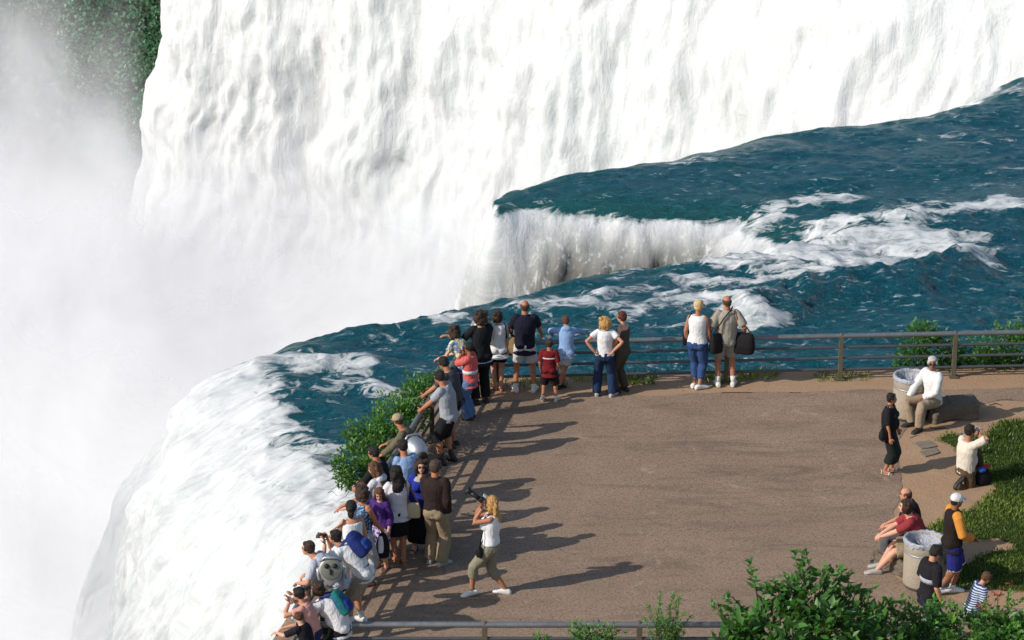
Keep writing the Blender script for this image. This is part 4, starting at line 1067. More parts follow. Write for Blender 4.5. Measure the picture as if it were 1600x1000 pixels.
bush('shrub', 'leafy green shrub on the cliff edge outside the waterfall side railing', (left_x(47) - .75, 47, -.6), lob, 5200, .08, .040, M_LEAF,
     shoots=[(onY(650, 620, 48.2), onY(634, 578, 48.2)), (onY(600, 660, 47.2), onY(588, 622, 47.2)), (onY(560, 690, 46.8), onY(547, 655, 46.8)), (onY(540, 720, 46.2), onY(513, 708, 46.2)), (onY(545, 730, 46.1), onY(516, 735, 46.0)), (onY(680, 595, 49), onY(690, 572, 49)), (onY(660, 610, 48.6), onY(650, 580, 48.6))],
     twigs=[(onY(545, 745, 45.8), onY(508, 752, 45.8)), (onY(548, 752, 45.8), onY(512, 770, 45.8)), (onY(540, 740, 45.8), onY(505, 728, 45.8)), (onY(550, 760, 45.8), onY(528, 782, 45.8)), (onY(512, 770, 45.8), onY(527, 775, 45.8))])
yb = back_y(8) + .7
bush('riverside_bush', 'bright green bush behind the back railing, left of the two', (onY(1450, 600, yb)), [Lb(1440, 520, yb, 22), Lb(1425, 545, yb, 26), Lb(1462, 540, yb, 28), Lb(1440, 568, yb, 32), Lb(1475, 570, yb, 26), Lb(1490, 545, yb, 18), Lb(1410, 572, yb, 18)], 3600, .085, .045, M_LEAF,
     shoots=[(onY(1440, 520, yb), onY(1430, 497, yb)), (onY(1455, 525, yb), onY(1462, 502, yb)), (onY(1405, 580, yb - .1), onY(1368, 586, yb - .1)), (onY(1415, 560, yb), onY(1385, 556, yb))])
bush('riverside_bush', 'dense green bush behind the back railing at the right edge', (onY(1575, 600, yb)), [Lb(1545, 548, yb, 26), Lb(1580, 530, yb, 28), Lb(1610, 535, yb, 34), Lb(1520, 565, yb, 26), Lb(1555, 572, yb, 32), Lb(1595, 568, yb, 34), Lb(1640, 560, yb, 40), Lb(1500, 572, yb, 20)], 3600, .085, .045, M_LEAF,
     shoots=[(onY(1556, 530, yb), onY(1556, 503, yb)), (onY(1590, 520, yb), onY(1592, 497, yb)), (onY(1530, 550, yb), onY(1510, 522, yb)), (onY(1605, 520, yb), onY(1612, 495, yb))])
yf = 35.6
lob = [Lb(1240, 955, yf, 38), Lb(1200, 985, yf - .3, 44), Lb(1160, 985, yf, 36), Lb(1275, 945, yf, 40), Lb(1300, 985, yf - .4, 50), Lb(1345, 975, yf, 40), Lb(1320, 935, yf + .2, 28), Lb(1250, 1010, yf - .5, 60), Lb(1160, 1020, yf - .4, 50), Lb(1360, 1015, yf - .3, 50), Lb(1215, 935, yf + .1, 22), Lb(1290, 905, yf + .1, 20)]
bush('foreground_bush', 'tall broad-leaved bush with pale shoots at the bottom edge of the picture', (onY(1255, 1060, yf)), lob, 1500, .17, .085, M_LEAF2, up=.15,
     shoots=[(onY(1185, 945, yf), onY(1170, 876, yf)), (onY(1265, 930, yf), onY(1240, 862, yf)), (onY(1262, 920, yf), onY(1258, 858, yf)), (onY(1300, 915, yf), onY(1312, 884, yf)), (onY(1322, 925, yf), onY(1326, 892, yf)), (onY(1225, 925, yf), onY(1208, 906, yf)), (onY(1140, 975, yf), onY(1114, 944, yf)), (onY(1345, 950, yf), onY(1365, 918, yf)), (onY(1160, 950, yf), onY(1130, 932, yf)), (onY(1280, 915, yf), onY(1288, 888, yf)), (onY(1240, 930, yf), onY(1225, 896, yf))], shoot_leaf=.95, stem_r=.022)
yf2 = 36.2
lob = [Lb(1405, 985, yf2, 38), Lb(1440, 975, yf2, 34), Lb(1480, 982, yf2, 36), Lb(1515, 985, yf2, 36), Lb(1555, 975, yf2, 36), Lb(1590, 985, yf2, 40), Lb(1430, 1010, yf2 - .3, 46), Lb(1500, 1015, yf2 - .3, 50), Lb(1570, 1015, yf2 - .3, 52), Lb(1630, 1000, yf2, 50), Lb(1385, 955, yf2, 18), Lb(1415, 950, yf2, 16)]
bush('foreground_bush', 'low dense bush with small leaves in the bottom right corner', (onY(1500, 1070, yf2)), lob, 3000, .105, .055, M_LEAF, up=.3,
     shoots=[(onY(1400, 965, yf2), onY(1385, 936, yf2)), (onY(1575, 955, yf2), onY(1577, 925, yf2)), (onY(1470, 960, yf2), onY(1452, 938, yf2)), (onY(1530, 965, yf2), onY(1540, 942, yf2)), (onY(1560, 960, yf2), onY(1600, 935, yf2))])
t = leaf_mat('red_leaf', (.12, .02, .012), (.28, .05, .03))
for k, (x, y) in enumerate(((1536, 946), (1558, 928), (1575, 917))):
    b0 = onY(x + 2, y + 40, yf2 + .2); p = onY(x, y, yf2 + .2); n = 14
    r = empty('red_leaved_sprig', b0, 0, ('left', 'middle', 'right')[k] + ' one of three thin red leaved sprigs above the corner bush', 'sprig', 'red sprigs above the corner bush')
    m = MB(); m.tube([(0, 0, 0), p - b0], .006, 5); m.build('stem', M_BARK, r)
    link('foliage', leaf_mesh('foliage', np.array(p - b0)[None] + rng.normal(0, .035, (n, 3)), rnd_unit(n) + [0, 0, .5], rnd_unit(n), rng.uniform(.05, .08, n), rng.uniform(.025, .04, n), rng.uniform(0, 1, n)), t, r, False)
ys_ = YF - .35
sh = [(onY(1042 + random.uniform(-18, 18), 1030, ys_ + random.uniform(-.2, .2)), onY(x, y, ys_ + random.uniform(-.15, .15))) for x, y in ((1012, 944), (1032, 925), (1052, 926), (1062, 930), (1006, 965), (1080, 962), (1024, 950), (1045, 945), (1070, 955), (1036, 965), (1060, 985), (1015, 985), (1030, 938), (1057, 940))]
bush('sapling', 'slender upright sapling with narrow leaves standing before the front railing', onY(1042, 1065, ys_), [Lb(1040, 985, ys_, 26), Lb(1042, 1010, ys_, 30)], 2600, .085, .026, M_LEAF, shoots=sh, up=.9, cat='sapling', stem_r=.012)
bush('low_shrub', 'small green shrub top peeping over the bottom edge left of the sapling', onY(935, 1050, YF - .6), [Lb(915, 998, YF - .6, 24), Lb(945, 1000, YF - .6, 28), Lb(930, 1015, YF - .6, 30)], 3400, .075, .035, M_LEAF, shoots=[(onY(925, 995, YF - .6), onY(917, 976, YF - .6)), (onY(950, 1000, YF - .6), onY(970, 984, YF - .6)), (onY(910, 1000, YF - .6), onY(892, 988, YF - .6))])
bush('low_shrub', 'tiny tuft of leaves at the bottom edge, leftmost of the low plants', onY(848, 1040, YF - .6), [Lb(848, 1003, YF - .6, 14)], 4000, .07, .035, M_LEAF, shoots=[(onY(845, 1005, YF - .6), onY(838, 991, YF - .6)), (onY(850, 1005, YF - .6), onY(855, 992, YF - .6))])

# ------------------------------------------------------------------ the visitors
SNEAK = plain('white_shoe', (.66, .64, .60), .6, scale=40); SNEAKG = plain('grey_shoe', (.36, .34, .31), .6, var=.4, scale=40); BSHOE = plain('black_shoe', (.02, .018, .016), .5); TSHOE = plain('tan_leather', (.30, .15, .07), .55)
LEATHER = plain('black_leather', (.010, .009, .010), .75, scale=30, bump=.5, spec=.2); SOCKW = cloth((.74, .73, .70)); BLK = cloth(BLACK); WHT = cloth(WHITE)
J_BLUE = denim((.035, .075, .19)); J_DARK = denim((.016, .034, .085)); J_LIGHT = denim((.10, .18, .34)); KHAKI = cloth((.30, .23, .145)); KHAKI2 = cloth((.36, .30, .215))
LEAN = 'visitors leaning along the waterfall side railing'; BACK = 'visitors standing along the back railing'; CHAT = 'visitors sitting and standing about on the right'
T = lambda m, **k: dict(m=m, **k)
def at(x, y): return G(x, y)
def hgt(x, y, hy_): return stature((x, y), hy_)
# -- along the back railing
Jn = person('navy', 'tall bald man in navy tee and white shorts at the back railing', at(820, 611), hgt(820, 611, 468), 2, group=BACK, skin=TAN, hair=('bald', H_SHORT), fat=1.1,
       top=T(cloth((.012, .012, .025)), sleeve=.72, hem=.10, loose=.014, collar=1), bot=dict(kind='shorts', m=cloth((.62, .62, .62)), len=.78, flare=.025, loose=.008), shoe=(SNEAK, 'shoe'), sock=(SOCKW, .16),
       feet=[(-.17, 0, 0, 14), (.17, -.04, 0, -16)], hands={'L': (-.24, .33, 1.02), 'R': (.33, .34, .98)})
Jw = person('woman_bag', 'woman in loose white top and black shorts with a tan bag, back turned', at(778, 609), hgt(778, 609, 485), 6, 'f', BACK, skin=SKIN, hair=('bob', H_DARK), hy=28,
       top=T(WHT, sleeve=1.1, hem=.10, loose=.022, flare=.02), bot=dict(kind='shorts', m=BLK, len=.62, flare=.02), shoe=(TSHOE, 'sandal'), feet=[(-.045, .03, 0, 5), (.05, -.05, 0, 8)],
       hands={'L': (-.16, .34, .98), 'R': (.12, .36, 1.0)}, glasses=True)
c = Jw['P'] + Jw['right'] * .24 + Vector((0, -.04, .07))
shoulder_bag('shoulder_bag', 'tan shoulder bag on a dark strap hanging beside the woman in black shorts', c, (.20, .10, .32), plain('tan_bag', (.38, .24, .11), .7), [Jw['shR'] + Vector((.0, -.07, .03)), Jw['shR'] + Vector((-.02, .0, .065)), Jw['shR'] + Vector((.0, .06, .03))], LEATHER)
person('pointing', 'woman with dark curly hair in black, arm stretched out over the railing', at(752, 630), hgt(752, 630, 484), 22, 'f', BACK, skin=TAN, hair=('curly', H_DARK), hy=22,
       top=T(cloth((.55, .57, .62)), sleeve=.4, hem=.06, loose=.006), coat=dict(name='vest', m=BLK, sleeve=1.7, hem=.10, loose=.004), bot=dict(kind='trousers', m=BLK, len=1.95, flare=.03), shoe=(BSHOE, 'shoe'),
       hands={'L': (-.52, .30, 1.30), 'R': (.18, .28, .95)}, hands_dir={'L': (-1, .4, 0)}, elbow={'L': (0, -.4, -1)}, fist=.2)
person('patterned', 'stooping person in blue and yellow patterned top and dark jeans at the back corner', at(722, 636), 1.62, 48, 'f', BACK, skin=PALE, hair=('curly', H_DARK), lean=30, lean2=36, hp=-10,
       top=T(pattern((.10, .17, .32), (.62, .56, .25), 'spot', 14, .52), sleeve=.6, hem=.06), bot=dict(kind='trousers', m=J_DARK, len=1.9, flare=.03), shoe=(TSHOE, 'sandal'), hands={'L': (-.20, .40, .90), 'R': (.10, .40, .90)})
person('red_boy', 'small boy in dark red shirt and black shorts behind the back railing row', at(858, 627), hgt(858, 627, 530), -8, group=BACK, skin=TAN, hair=('short', H_DARK),
       top=T(cloth((.17, .012, .014)), sleeve=.9, hem=.11, loose=.016, bands=[(.85, .012, cloth((.6, .6, .62)))]), bot=dict(kind='shorts', m=cloth((.02, .014, .014)), len=1.0, flare=.03, loose=.012), shoe=(plain('cream_shoe', (.50, .45, .36), .6), 'shoe'), sock=(SOCKW, .2),
       feet=[(-.12, 0, 0, 10), (.13, 0, 0, -14)])
person('hoodie', 'child in light blue hoodie stretched out leaning on the back railing', at(884, 606), 1.42, 4, group=BACK, skin=TAN, hair=('short', H_BROWN), lean=20, lean2=26, hp=-20,
       top=T(cloth((.27, .42, .68)), sleeve=1.9, hem=.07, loose=.018, hood=True), bot=dict(kind='shorts', m=cloth((.50, .54, .62)), len=.7, flare=.02), shoe=(BSHOE, 'shoe'), feet=[(-.02, .05, 0, 0), (-.12, -.02, 0, -25)],
       hands={'L': (-.24, .42, .93), 'R': (.36, .40, .93)}, elbow={'L': (-1, 0, .5), 'R': (1, 0, .7)})
person('jeans', 'blond woman in white tee and blue jeans with hands on her hips', at(944, 619), hgt(944, 619, 494), -4, 'f', BACK, skin=SKIN, hair=('curly', H_BLOND), hy=-10,
       top=T(WHT, sleeve=.5, hem=.0, loose=.0), bot=dict(kind='trousers', m=J_DARK, len=2.0, flare=.035), shoe=(SNEAKG, 'shoe'), feet=[(-.14, .0, 0, 6), (.15, -.02, 0, -30)],
       hands={'L': (-.19, -.12, .93), 'R': (.17, -.12, .95)}, elbow={'L': (-1, -.3, 0), 'R': (1, -.4, 0)}, hands_dir={'L': (.6, .1, -.8), 'R': (-.6, .1, -.8)})
person('olive', 'auburn short-haired woman in olive camisole and olive trousers turned to her friend', at(972, 613), hgt(972, 613, 486), 62, 'f', BACK, skin=PALE, hair=('short', H_AUB), hp=-6,
       top=T(cloth((.075, .065, .048)), sleeve=0, hem=.0, cut=5, straps=True), bot=dict(kind='trousers', m=cloth((.065, .055, .035)), len=1.98, flare=.025), shoe=(BSHOE, 'shoe'),
       hands={'L': (-.02, .24, 1.02), 'R': (.04, .22, 1.0)}, elbow={'L': (-.6, -.6, -.3), 'R': (.6, -.6, -.3)}, feet=[(-.08, .08, 0, 10), (.1, -.02, 0, -30)])
Jp = person('plat', 'short platinum-haired woman in white sleeveless top and blue jeans', at(1088, 606), hgt(1088, 606, 468), -20, 'f', BACK, skin=TAN, hair=('short', H_PLAT), hy=-32, glasses=True,
       top=T(WHT, sleeve=0, hem=.0, loose=.006), bot=dict(kind='trousers', m=J_BLUE, len=1.72, flare=.0, loose=.008), shoe=(SNEAK, 'shoe'), feet=[(-.05, .02, 0, -10), (.07, -.04, 0, -45)], hands={'R': (.24, .10, .86)})
c = Jp['P'] + Jp['right'] * -.2 + Vector((-.02, .04, .04))
shoulder_bag('shoulder_bag', 'slim black bag on a long strap at the platinum-haired woman left hip', c, (.12, .08, .28), LEATHER, [Jp['shL'] + Vector((0, -.05, .03)), Jp['shL'] + Vector((.03, 0, .05)), Jp['shL'] + Vector((0, .05, .03))], LEATHER)
Jb = person('bags', 'balding man in grey shirt and grey shorts carrying two black bags', at(1133, 603), hgt(1133, 603, 461), 3, group=BACK, skin=TAN, hair=('bald', H_SHORT), hy=20, fat=1.12,
       top=T(cloth((.36, .32, .26)), sleeve=.85, hem=.03, loose=.024, sflare=.02, collar=1), bot=dict(kind='shorts', m=cloth((.27, .26, .22)), len=.78, flare=.03, loose=.01), shoe=(SNEAK, 'shoe'), sock=(SOCKW, .26), feet=[(-.14, 0, 0, 6), (.15, 0, 0, -16)],
       hands={'L': (-.32, .10, .98), 'R': (.34, .08, 1.0)}, belt=LEATHER)
c = Jb['P'] + Jb['right'] * -.20 + Vector((0, -.14, -.03))
shoulder_bag('camera_bag', 'black camera bag slung across to the left hip of the grey shirt man', c, (.25, .16, .38), LEATHER, [Jb['C'] + Jb['right'] * -.06 + Vector((0, -.17, .10)), Jb['N'] + Jb['right'] * .07 + Vector((0, -.1, .07)), Jb['N'] + Jb['right'] * .10 + Vector((0, .0, .09)), Jb['C'] + Vector((0, .19, 0))], LEATHER, rz=.5)
c = Jb['P'] + Jb['right'] * .33 + Vector((0, -.05, -.07))
shoulder_bag('duffel_bag', 'big black bag on a brown strap at the right side of the grey shirt man', c, (.40, .22, .40), LEATHER, [Jb['shR'] + Vector((.0, -.11, -.06)), Jb['shR'] + Vector((-.06, -.06, .06)), Jb['shR'] + Vector((-.05, .05, .05))], TSHOE, rz=-.3)
# -- down the waterfall side railing
J = person('pink', 'boy in coral pink tee and loose jeans looking through a small camera', at(735, 655), hgt(735, 655, 534), 72, group=LEAN, skin=BROWN, hair=('short', H_BLACK), hp=-6, fat=1.1,
       top=T(cloth((.62, .12, .11)), sleeve=.9, hem=.09, loose=.022, bands=[(.12, .035, cloth((.72, .66, .64)))]), bot=dict(kind='trousers', m=J_LIGHT, len=2.0, flare=.04, loose=.018), shoe=(BSHOE, 'shoe'),
       hands={'L': 'face', 'R': 'face'}, elbow={'L': (-.5, .2, -1), 'R': (.5, .2, -1)})
camera_thing('small silver camera held to the face of the boy in pink', J['hp'](0, .082, .0), J['face'], 'small')
person('grey_dark', 'man in dark grey tee leaning on the railing behind the light grey tee', at(708, 698), 1.74, 66, group=LEAN, skin=TAN, hair=('short', H_BLACK), lean=20, lean2=30, hp=-16,
       top=T(cloth((.06, .06, .07)), sleeve=.75, loose=.012), bot=dict(kind='shorts', m=BLK, len=1.0, flare=.02), shoe=(BSHOE, 'shoe'), hands={'L': (-.18, .54, .90), 'R': (.10, .54, .90)}, elbow={'L': (-.6, -.2, -1), 'R': (.6, -.2, -1)})
person('grey_light', 'man in light grey tee and long black shorts with hands on the railing', at(699, 724), 1.76, 68, group=LEAN, skin=TAN, hair=('short', H_BLACK), lean=12, lean2=24, hp=-16, fat=1.12,
       top=T(cloth((.33, .35, .38)), sleeve=.7, hem=.05, loose=.018), bot=dict(kind='shorts', m=BLK, len=1.06, flare=.035, loose=.014), shoe=(BSHOE, 'boot'), hands={'L': (-.10, .52, .90), 'R': (.12, .50, .90)}, elbow={'L': (-.6, -.2, -1), 'R': (.6, -.2, -1)}, feet=[(-.12, .05), (.12, -.05)])
person('khaki_cap', 'man in khaki cap stooping to the side of the silver telescope', at(640, 788), 1.70, 84, group=LEAN, skin=TAN, hair=('short', H_DARK), lean=26, lean2=34, hy=-40, hp=-10, cap=cloth((.36, .28, .17)),
       top=T(cloth((.13, .11, .07)), sleeve=1.9, loose=.014), bot=dict(kind='trousers', m=cloth((.14, .115, .075)), len=1.95, flare=.02), shoe=(BSHOE, 'shoe'), hands={'L': (-.1, .45, .92), 'R': (.2, .42, 1.0)})
person('light_blue', 'man in light blue tee and dark shorts with his back to the camera', at(636, 838), 1.72, 34, group=LEAN, skin=TAN, hair=('short', H_BLACK), lean=10, lean2=16, hp=-6, fat=1.12, hy=10,
       top=T(cloth((.30, .44, .66)), sleeve=.8, hem=.08, loose=.024), bot=dict(kind='shorts', m=cloth((.018, .022, .04)), len=1.0, flare=.03), shoe=(BSHOE, 'shoe'), hands={'L': (-.12, .42, .92), 'R': (.22, .40, .92)})
person('black_jacket', 'dark-haired person in black jacket almost hidden behind the white hoodie', at(597, 845), 1.70, 70, group=LEAN, skin=TAN, hair=('short', H_BLACK), lean=14, lean2=20, hp=-10,
       top=T(BLK, sleeve=1.9, loose=.02), bot=dict(kind='trousers', m=J_DARK, len=1.95), shoe=(BSHOE, 'shoe'), hands={'L': (-.12, .4, .92), 'R': (.14, .4, .92)})
person('white_hoodie', 'girl with long brown hair in white hoodie and jeans leaning on the railing', at(596, 868), 1.66, 62, 'f', LEAN, skin=PALE, hair=('long', H_BROWN), lean=12, lean2=18, hp=-10, hy=10,
       top=T(cloth((.58, .58, .62)), sleeve=1.9, hem=.06, loose=.02, hood=True), bot=dict(kind='trousers', m=J_LIGHT, len=1.8, loose=.006), shoe=(TSHOE, 'sandal'), hands={'L': (-.12, .40, .92), 'R': (.14, .40, .92)})
person('check_boy', 'boy with brown hair in blue checked shirt between the adults at the railing', at(574, 882), 1.44, 58, group=LEAN, skin=PALE, hair=('short', H_BROWN), lean=10, lean2=14, hp=-4,
       top=T(pattern((.055, .065, .16), (.30, .33, .46), 'check', 22), sleeve=1.0, loose=.014), bot=dict(kind='trousers', m=J_DARK, len=1.9), shoe=(SNEAKG, 'shoe'), hands={'L': (-.16, .44, .92), 'R': (.14, .44, .92)})
Jq = person('white_blouse', 'woman with long dark hair in white blouse and short black skirt', at(622, 880), hgt(622, 880, 727), 14, 'f', LEAN, skin=TAN, hair=('long', H_BLACK), fat=1.12, hy=10,
       top=T(cloth((.70, .68, .70)), sleeve=1.92, hem=.06, loose=.016, flare=.012), bot=dict(kind='skirt', m=BLK, len=.27, flare=.01), shoe=(plain('straw', (.42, .28, .13), .7), 'sandal'), hands={'L': (-.28, .12, .88), 'R': (.16, .34, .95)}, feet=[(-.02, .06, 0, 20), (.09, -.05, 0, 0)])
c = Jq['P'] + Jq['right'] * .27 + Vector((0, -.08, .05))
shoulder_bag('shoulder_bag', 'cream shoulder bag on a brown strap beside the woman in white blouse', c, (.22, .10, .26), plain('cream_bag', (.50, .40, .25), .7), [Jq['shR'] + Vector((0, -.08, .03)), Jq['shR'] + Vector((-.01, .0, .06)), Jq['shR'] + Vector((0, .06, .03))], TSHOE)
person('blue_cardigan', 'smiling woman with curly hair, sunglasses and blue cardigan over a black dress', at(660, 860), hgt(660, 860, 718), 172, 'f', LEAN, skin=PALE, hair=('curly', H_DARK), glasses=True, hp=8, hy=10,
       top=T(cloth((.42, .38, .30)), sleeve=0, hem=.03), coat=dict(name='cardigan', m=cloth((.02, .035, .30)), sleeve=1.6, hem=.0, loose=.0, cut=5), bot=dict(kind='dress', m=BLK, len=.12, flare=.02, rise=.12), shoe=(BSHOE, 'sandal'), feet=[(-.1, .0, 0, 10), (.12, .05, 0, -12)])
person('brown_shirt', 'grey-haired man in dark brown shirt and baggy khaki trousers, hand in pocket', at(681, 882), hgt(681, 882, 718), -22, group=LEAN, skin=TAN, hair=('short', H_SHORT), hy=-26,
       top=T(cloth((.030, .018, .016)), sleeve=1.9, hem=.02, loose=.022, collar=1), bot=dict(kind='trousers', m=KHAKI, len=2.0, flare=.035, loose=.018), shoe=(SNEAKG, 'shoe'), hands={'R': (.19, .08, .92), 'L': (-.06, .26, 1.1)}, belt=LEATHER, feet=[(-.11, .03, 0, 8), (.11, -.02, 0, -22)])
person('camisole', 'dark-haired woman in white camisole and white trousers, back to the camera', at(553, 940), 1.72, 26, 'f', LEAN, skin=SKIN, hair=('bun', H_BLACK), lean=6, lean2=8, hy=-30,
       top=T(WHT, sleeve=0, hem=.0, cut=5, straps=True), bot=dict(kind='trousers', m=cloth((.62, .61, .58)), len=1.9, flare=.02), shoe=(TSHOE, 'sandal'), belt=TSHOE, hands={'R': (.24, .12, .86), 'L': (-.2, .34, .98)})
Jr = person('embrace', 'dark-haired person with sunglasses in blue patterned top hugging the white camisole woman', at(568, 914), 1.72, -50, group=LEAN, skin=TAN, hair=('curly', H_DARK), hy=-8, hp=-6, glasses=True,
       top=T(pattern((.03, .05, .10), (.22, .36, .52), 'spot', 26, .55), sleeve=0, hem=.04, loose=.01), bot=dict(kind='trousers', m=cloth((.40, .40, .41)), len=1.75, flare=.02), shoe=(BSHOE, 'sandal'), hands={'L': (-.46, -.02, 1.22), 'R': (.10, .34, .84)}, elbow={'L': (-1, .2, -.5)})
m = MB(); c = Jr['wrR'] + Vector((.02, -.03, -.1)); r = empty('folded_jacket', c, .3, 'black and white jacket hanging from the hand of the blue patterned top', 'jacket')
m.loft([ring((0, 0, z), Vector((1, 0, 0)), Vector((0, 1, 0)), a, b_, 14) for z, a, b_ in ((.05, .05, .03), (-.08, .10, .05), (-.25, .12, .06), (-.38, .10, .045))]); m.skin('jacket_body', BLK, r, .012)
m = MB(); m.loft([ring((-.045, -.045, z), Vector((1, 0, 0)), Vector((0, 1, 0)), a, .028, 12) for z, a in ((.02, .03), (-.1, .05), (-.22, .05), (-.27, .04))]); m.skin('lining', WHT, r, .012)
person('purple_girl', 'girl with brown hair in purple top and lilac patterned skirt', at(597, 888), 1.46, 150, 'f', LEAN, skin=PALE, hair=('long', H_BROWN), hp=-18, hy=30, lean=8, lean2=14,
       top=T(cloth((.07, .025, .17)), sleeve=1.6, hem=.05, loose=.012), bot=dict(kind='skirt', m=pattern((.50, .42, .55), (.09, .045, .18), 'spot', 17, .52), len=.17, flare=.02), shoe=(TSHOE, 'sandal'))
c = at(533, 925); 
Jc = PEOPLE['camisole']
shoulder_bag('shoulder_bag', 'white cloth bag hanging at the left of the white camisole woman', Jc['P'] + Vector((-.27, .02, .16)), (.26, .13, .30), cloth((.60, .56, .48)), [Jc['shL'] + Vector((0, -.06, .02)), Jc['shL'] + Vector((.02, 0, .05)), Jc['shL'] + Vector((0, .06, .02))], TSHOE)
Jk = person('backpacker', 'stooping man in white tee and khaki shorts with a blue backpack', at(557, 976), 1.74, 74, group=LEAN, skin=SKIN, hair=('short', H_BLACK), lean=54, lean2=60, hp=22, hy=4, py=.02,
       top=T(WHT, sleeve=.9, hem=.06, loose=.022), bot=dict(kind='shorts', m=KHAKI2, len=.92, flare=.045, loose=.018), shoe=(SNEAK, 'shoe'), sock=(SOCKW, .28), belt=LEATHER, hands={'L': 'face', 'R': 'face'}, elbow={'L': (-.6, 0, -1), 'R': (.6, 0, -1)}, feet=[(-.10, .06, 0, 4), (.13, -.04, 0, -10)])
backpack('blue backpack on the stooping man in khaki shorts', Jk, cloth((.016, .03, .15)), cloth((.022, .055, .23)), (.33, .20, .42), .04)
camera_thing('black binoculars held up by the man with the blue backpack', Jk['hp'](0, .12, .0), Jk['face'], 'binoculars')
person('grey_white', 'man with receding hair in pale grey tee bent over behind the nearest telescope', at(511, 992), 1.76, 76, group=LEAN, skin=SKIN, hair=('short', H_DARK), lean=60, lean2=64, hp=20, py=-.06,
       top=T(cloth((.46, .48, .54)), sleeve=.8, hem=.05, loose=.02), bot=dict(kind='trousers', m=BLK, len=1.95, flare=.02), shoe=(BSHOE, 'shoe'), hands={'L': (-.16, .38, .90), 'R': (.2, .36, .90)}, elbow={'L': (-.8, 0, -1), 'R': (.8, 0, -1)})
Jo = person('polo', 'stout brown-haired woman in white polo bent over the railing with teal backpack', at(520, 1058), 1.66, 72, 'f', LEAN, skin=SKIN, hair=('bob', H_DARK), lean=44, lean2=50, hp=10, fat=1.22, py=-.04,
       top=T(cloth((.70, .68, .68)), sleeve=.8, hem=.08, loose=.026, sflare=.014, collar=1), bot=dict(kind='trousers', m=BLK, len=1.95, flare=.03, loose=.014), shoe=(BSHOE, 'shoe'), hands={'L': 'face', 'R': (.10, .50, .90)}, elbow={'L': (-1, .1, -.6), 'R': (.8, -.3, -.6)})
backpack('teal and blue backpack on the woman in white polo', Jo, pattern((.010, .14, .13), (.03, .055, .24), 'spot', 9, .55), cloth((.02, .04, .22)), (.25, .15, .40), -.02)
camera_thing('black binoculars at the face of the woman in white polo', Jo['hp'](0, .12, .0), Jo['face'], 'binoculars')
J = person('peach', 'dark-haired woman in peach pink top drinking from a white cup at the railing', at(486, 1068), 1.60, 76, 'f', LEAN, skin=SKIN, hair=('short', H_BLACK), lean=22, lean2=32, hp=4,
       top=T(cloth((.66, .32, .27)), sleeve=.5, loose=.01), bot=dict(kind='trousers', m=J_DARK, len=1.9), shoe=(BSHOE, 'shoe'), hands={'L': 'face', 'R': 'face'}, elbow={'L': (-.9, .1, -.8), 'R': (.9, .1, -.8)})
r = empty('drink_cup', J['hp'](0, .085, -.055), 0, 'white cup held at the mouth of the peach pink top woman', 'cup'); m = MB(); m.lathe((0, 0, -.07), [(.03, 0), (.042, .1), (.044, .11), (.04, .11), (.03, .01)], 16); m.build('cup_body', WHT, r)
person('black_boy', 'dark-haired child in black shirt and pink shorts leaning over the railing corner', at(480, 1078), 1.30, 62, group=LEAN, skin=PALE, hair=('short', H_BROWN), lean=22, lean2=30, hp=-2,
       top=T(cloth((.014, .014, .02)), sleeve=.9, loose=.012), bot=dict(kind='shorts', m=cloth((.62, .10, .14)), len=.9, flare=.02), shoe=(SNEAKG, 'shoe'), hands={'L': (-.14, .40, .90), 'R': (.06, .40, .90)}, elbow={'L': (-1, 0, -.3), 'R': (1, 0, -.3)}, hands_dir={'L': (-.3, 1, -.2)})
# -- the photographer
J = person('photographer', 'blond woman in white sleeveless top and khaki capris striding while taking a picture', at(768, 930), 1.74, 84, 'f', skin=TAN, hair=('long', H_BLOND), hp=8, lean=-4, lean2=-2,
       top=T(WHT, sleeve=0, hem=-.02, loose=.006), bot=dict(kind='trousers', m=cloth((.25, .23, .16)), len=1.42, flare=.012, loose=.006), shoe=(plain('canvas_shoe', (.72, .70, .66), .7), 'shoe'), pz=.875,
       feet=[(-.06, .30, .02, 12, 14), (.07, -.22, 0, 0, -6)], hands={'L': 'face', 'R': 'face'}, elbow={'L': (-.35, .35, -1), 'R': (.35, .5, -1)})
camera_thing('black camera with long hooded lens raised by the blond photographer', J['hp'](0, .10, .02), J['face'] + Vector((0, 0, .55)), 'big')
c = J['P'] + Vector((-.17, -.15, -.06))
shoulder_bag('camera_pouch', 'small black camera pouch hanging at the hip of the blond photographer', c, (.13, .10, .16), LEATHER, [J['C'] + Vector((-.13, -.10, -.05)), J['N'] + Vector((-.12, -.10, -.04)), J['N'] + Vector((-.04, -.09, .03)), J['N'] + Vector((.05, 0, .02))], LEATHER, rz=R(84), strap_w=.010)
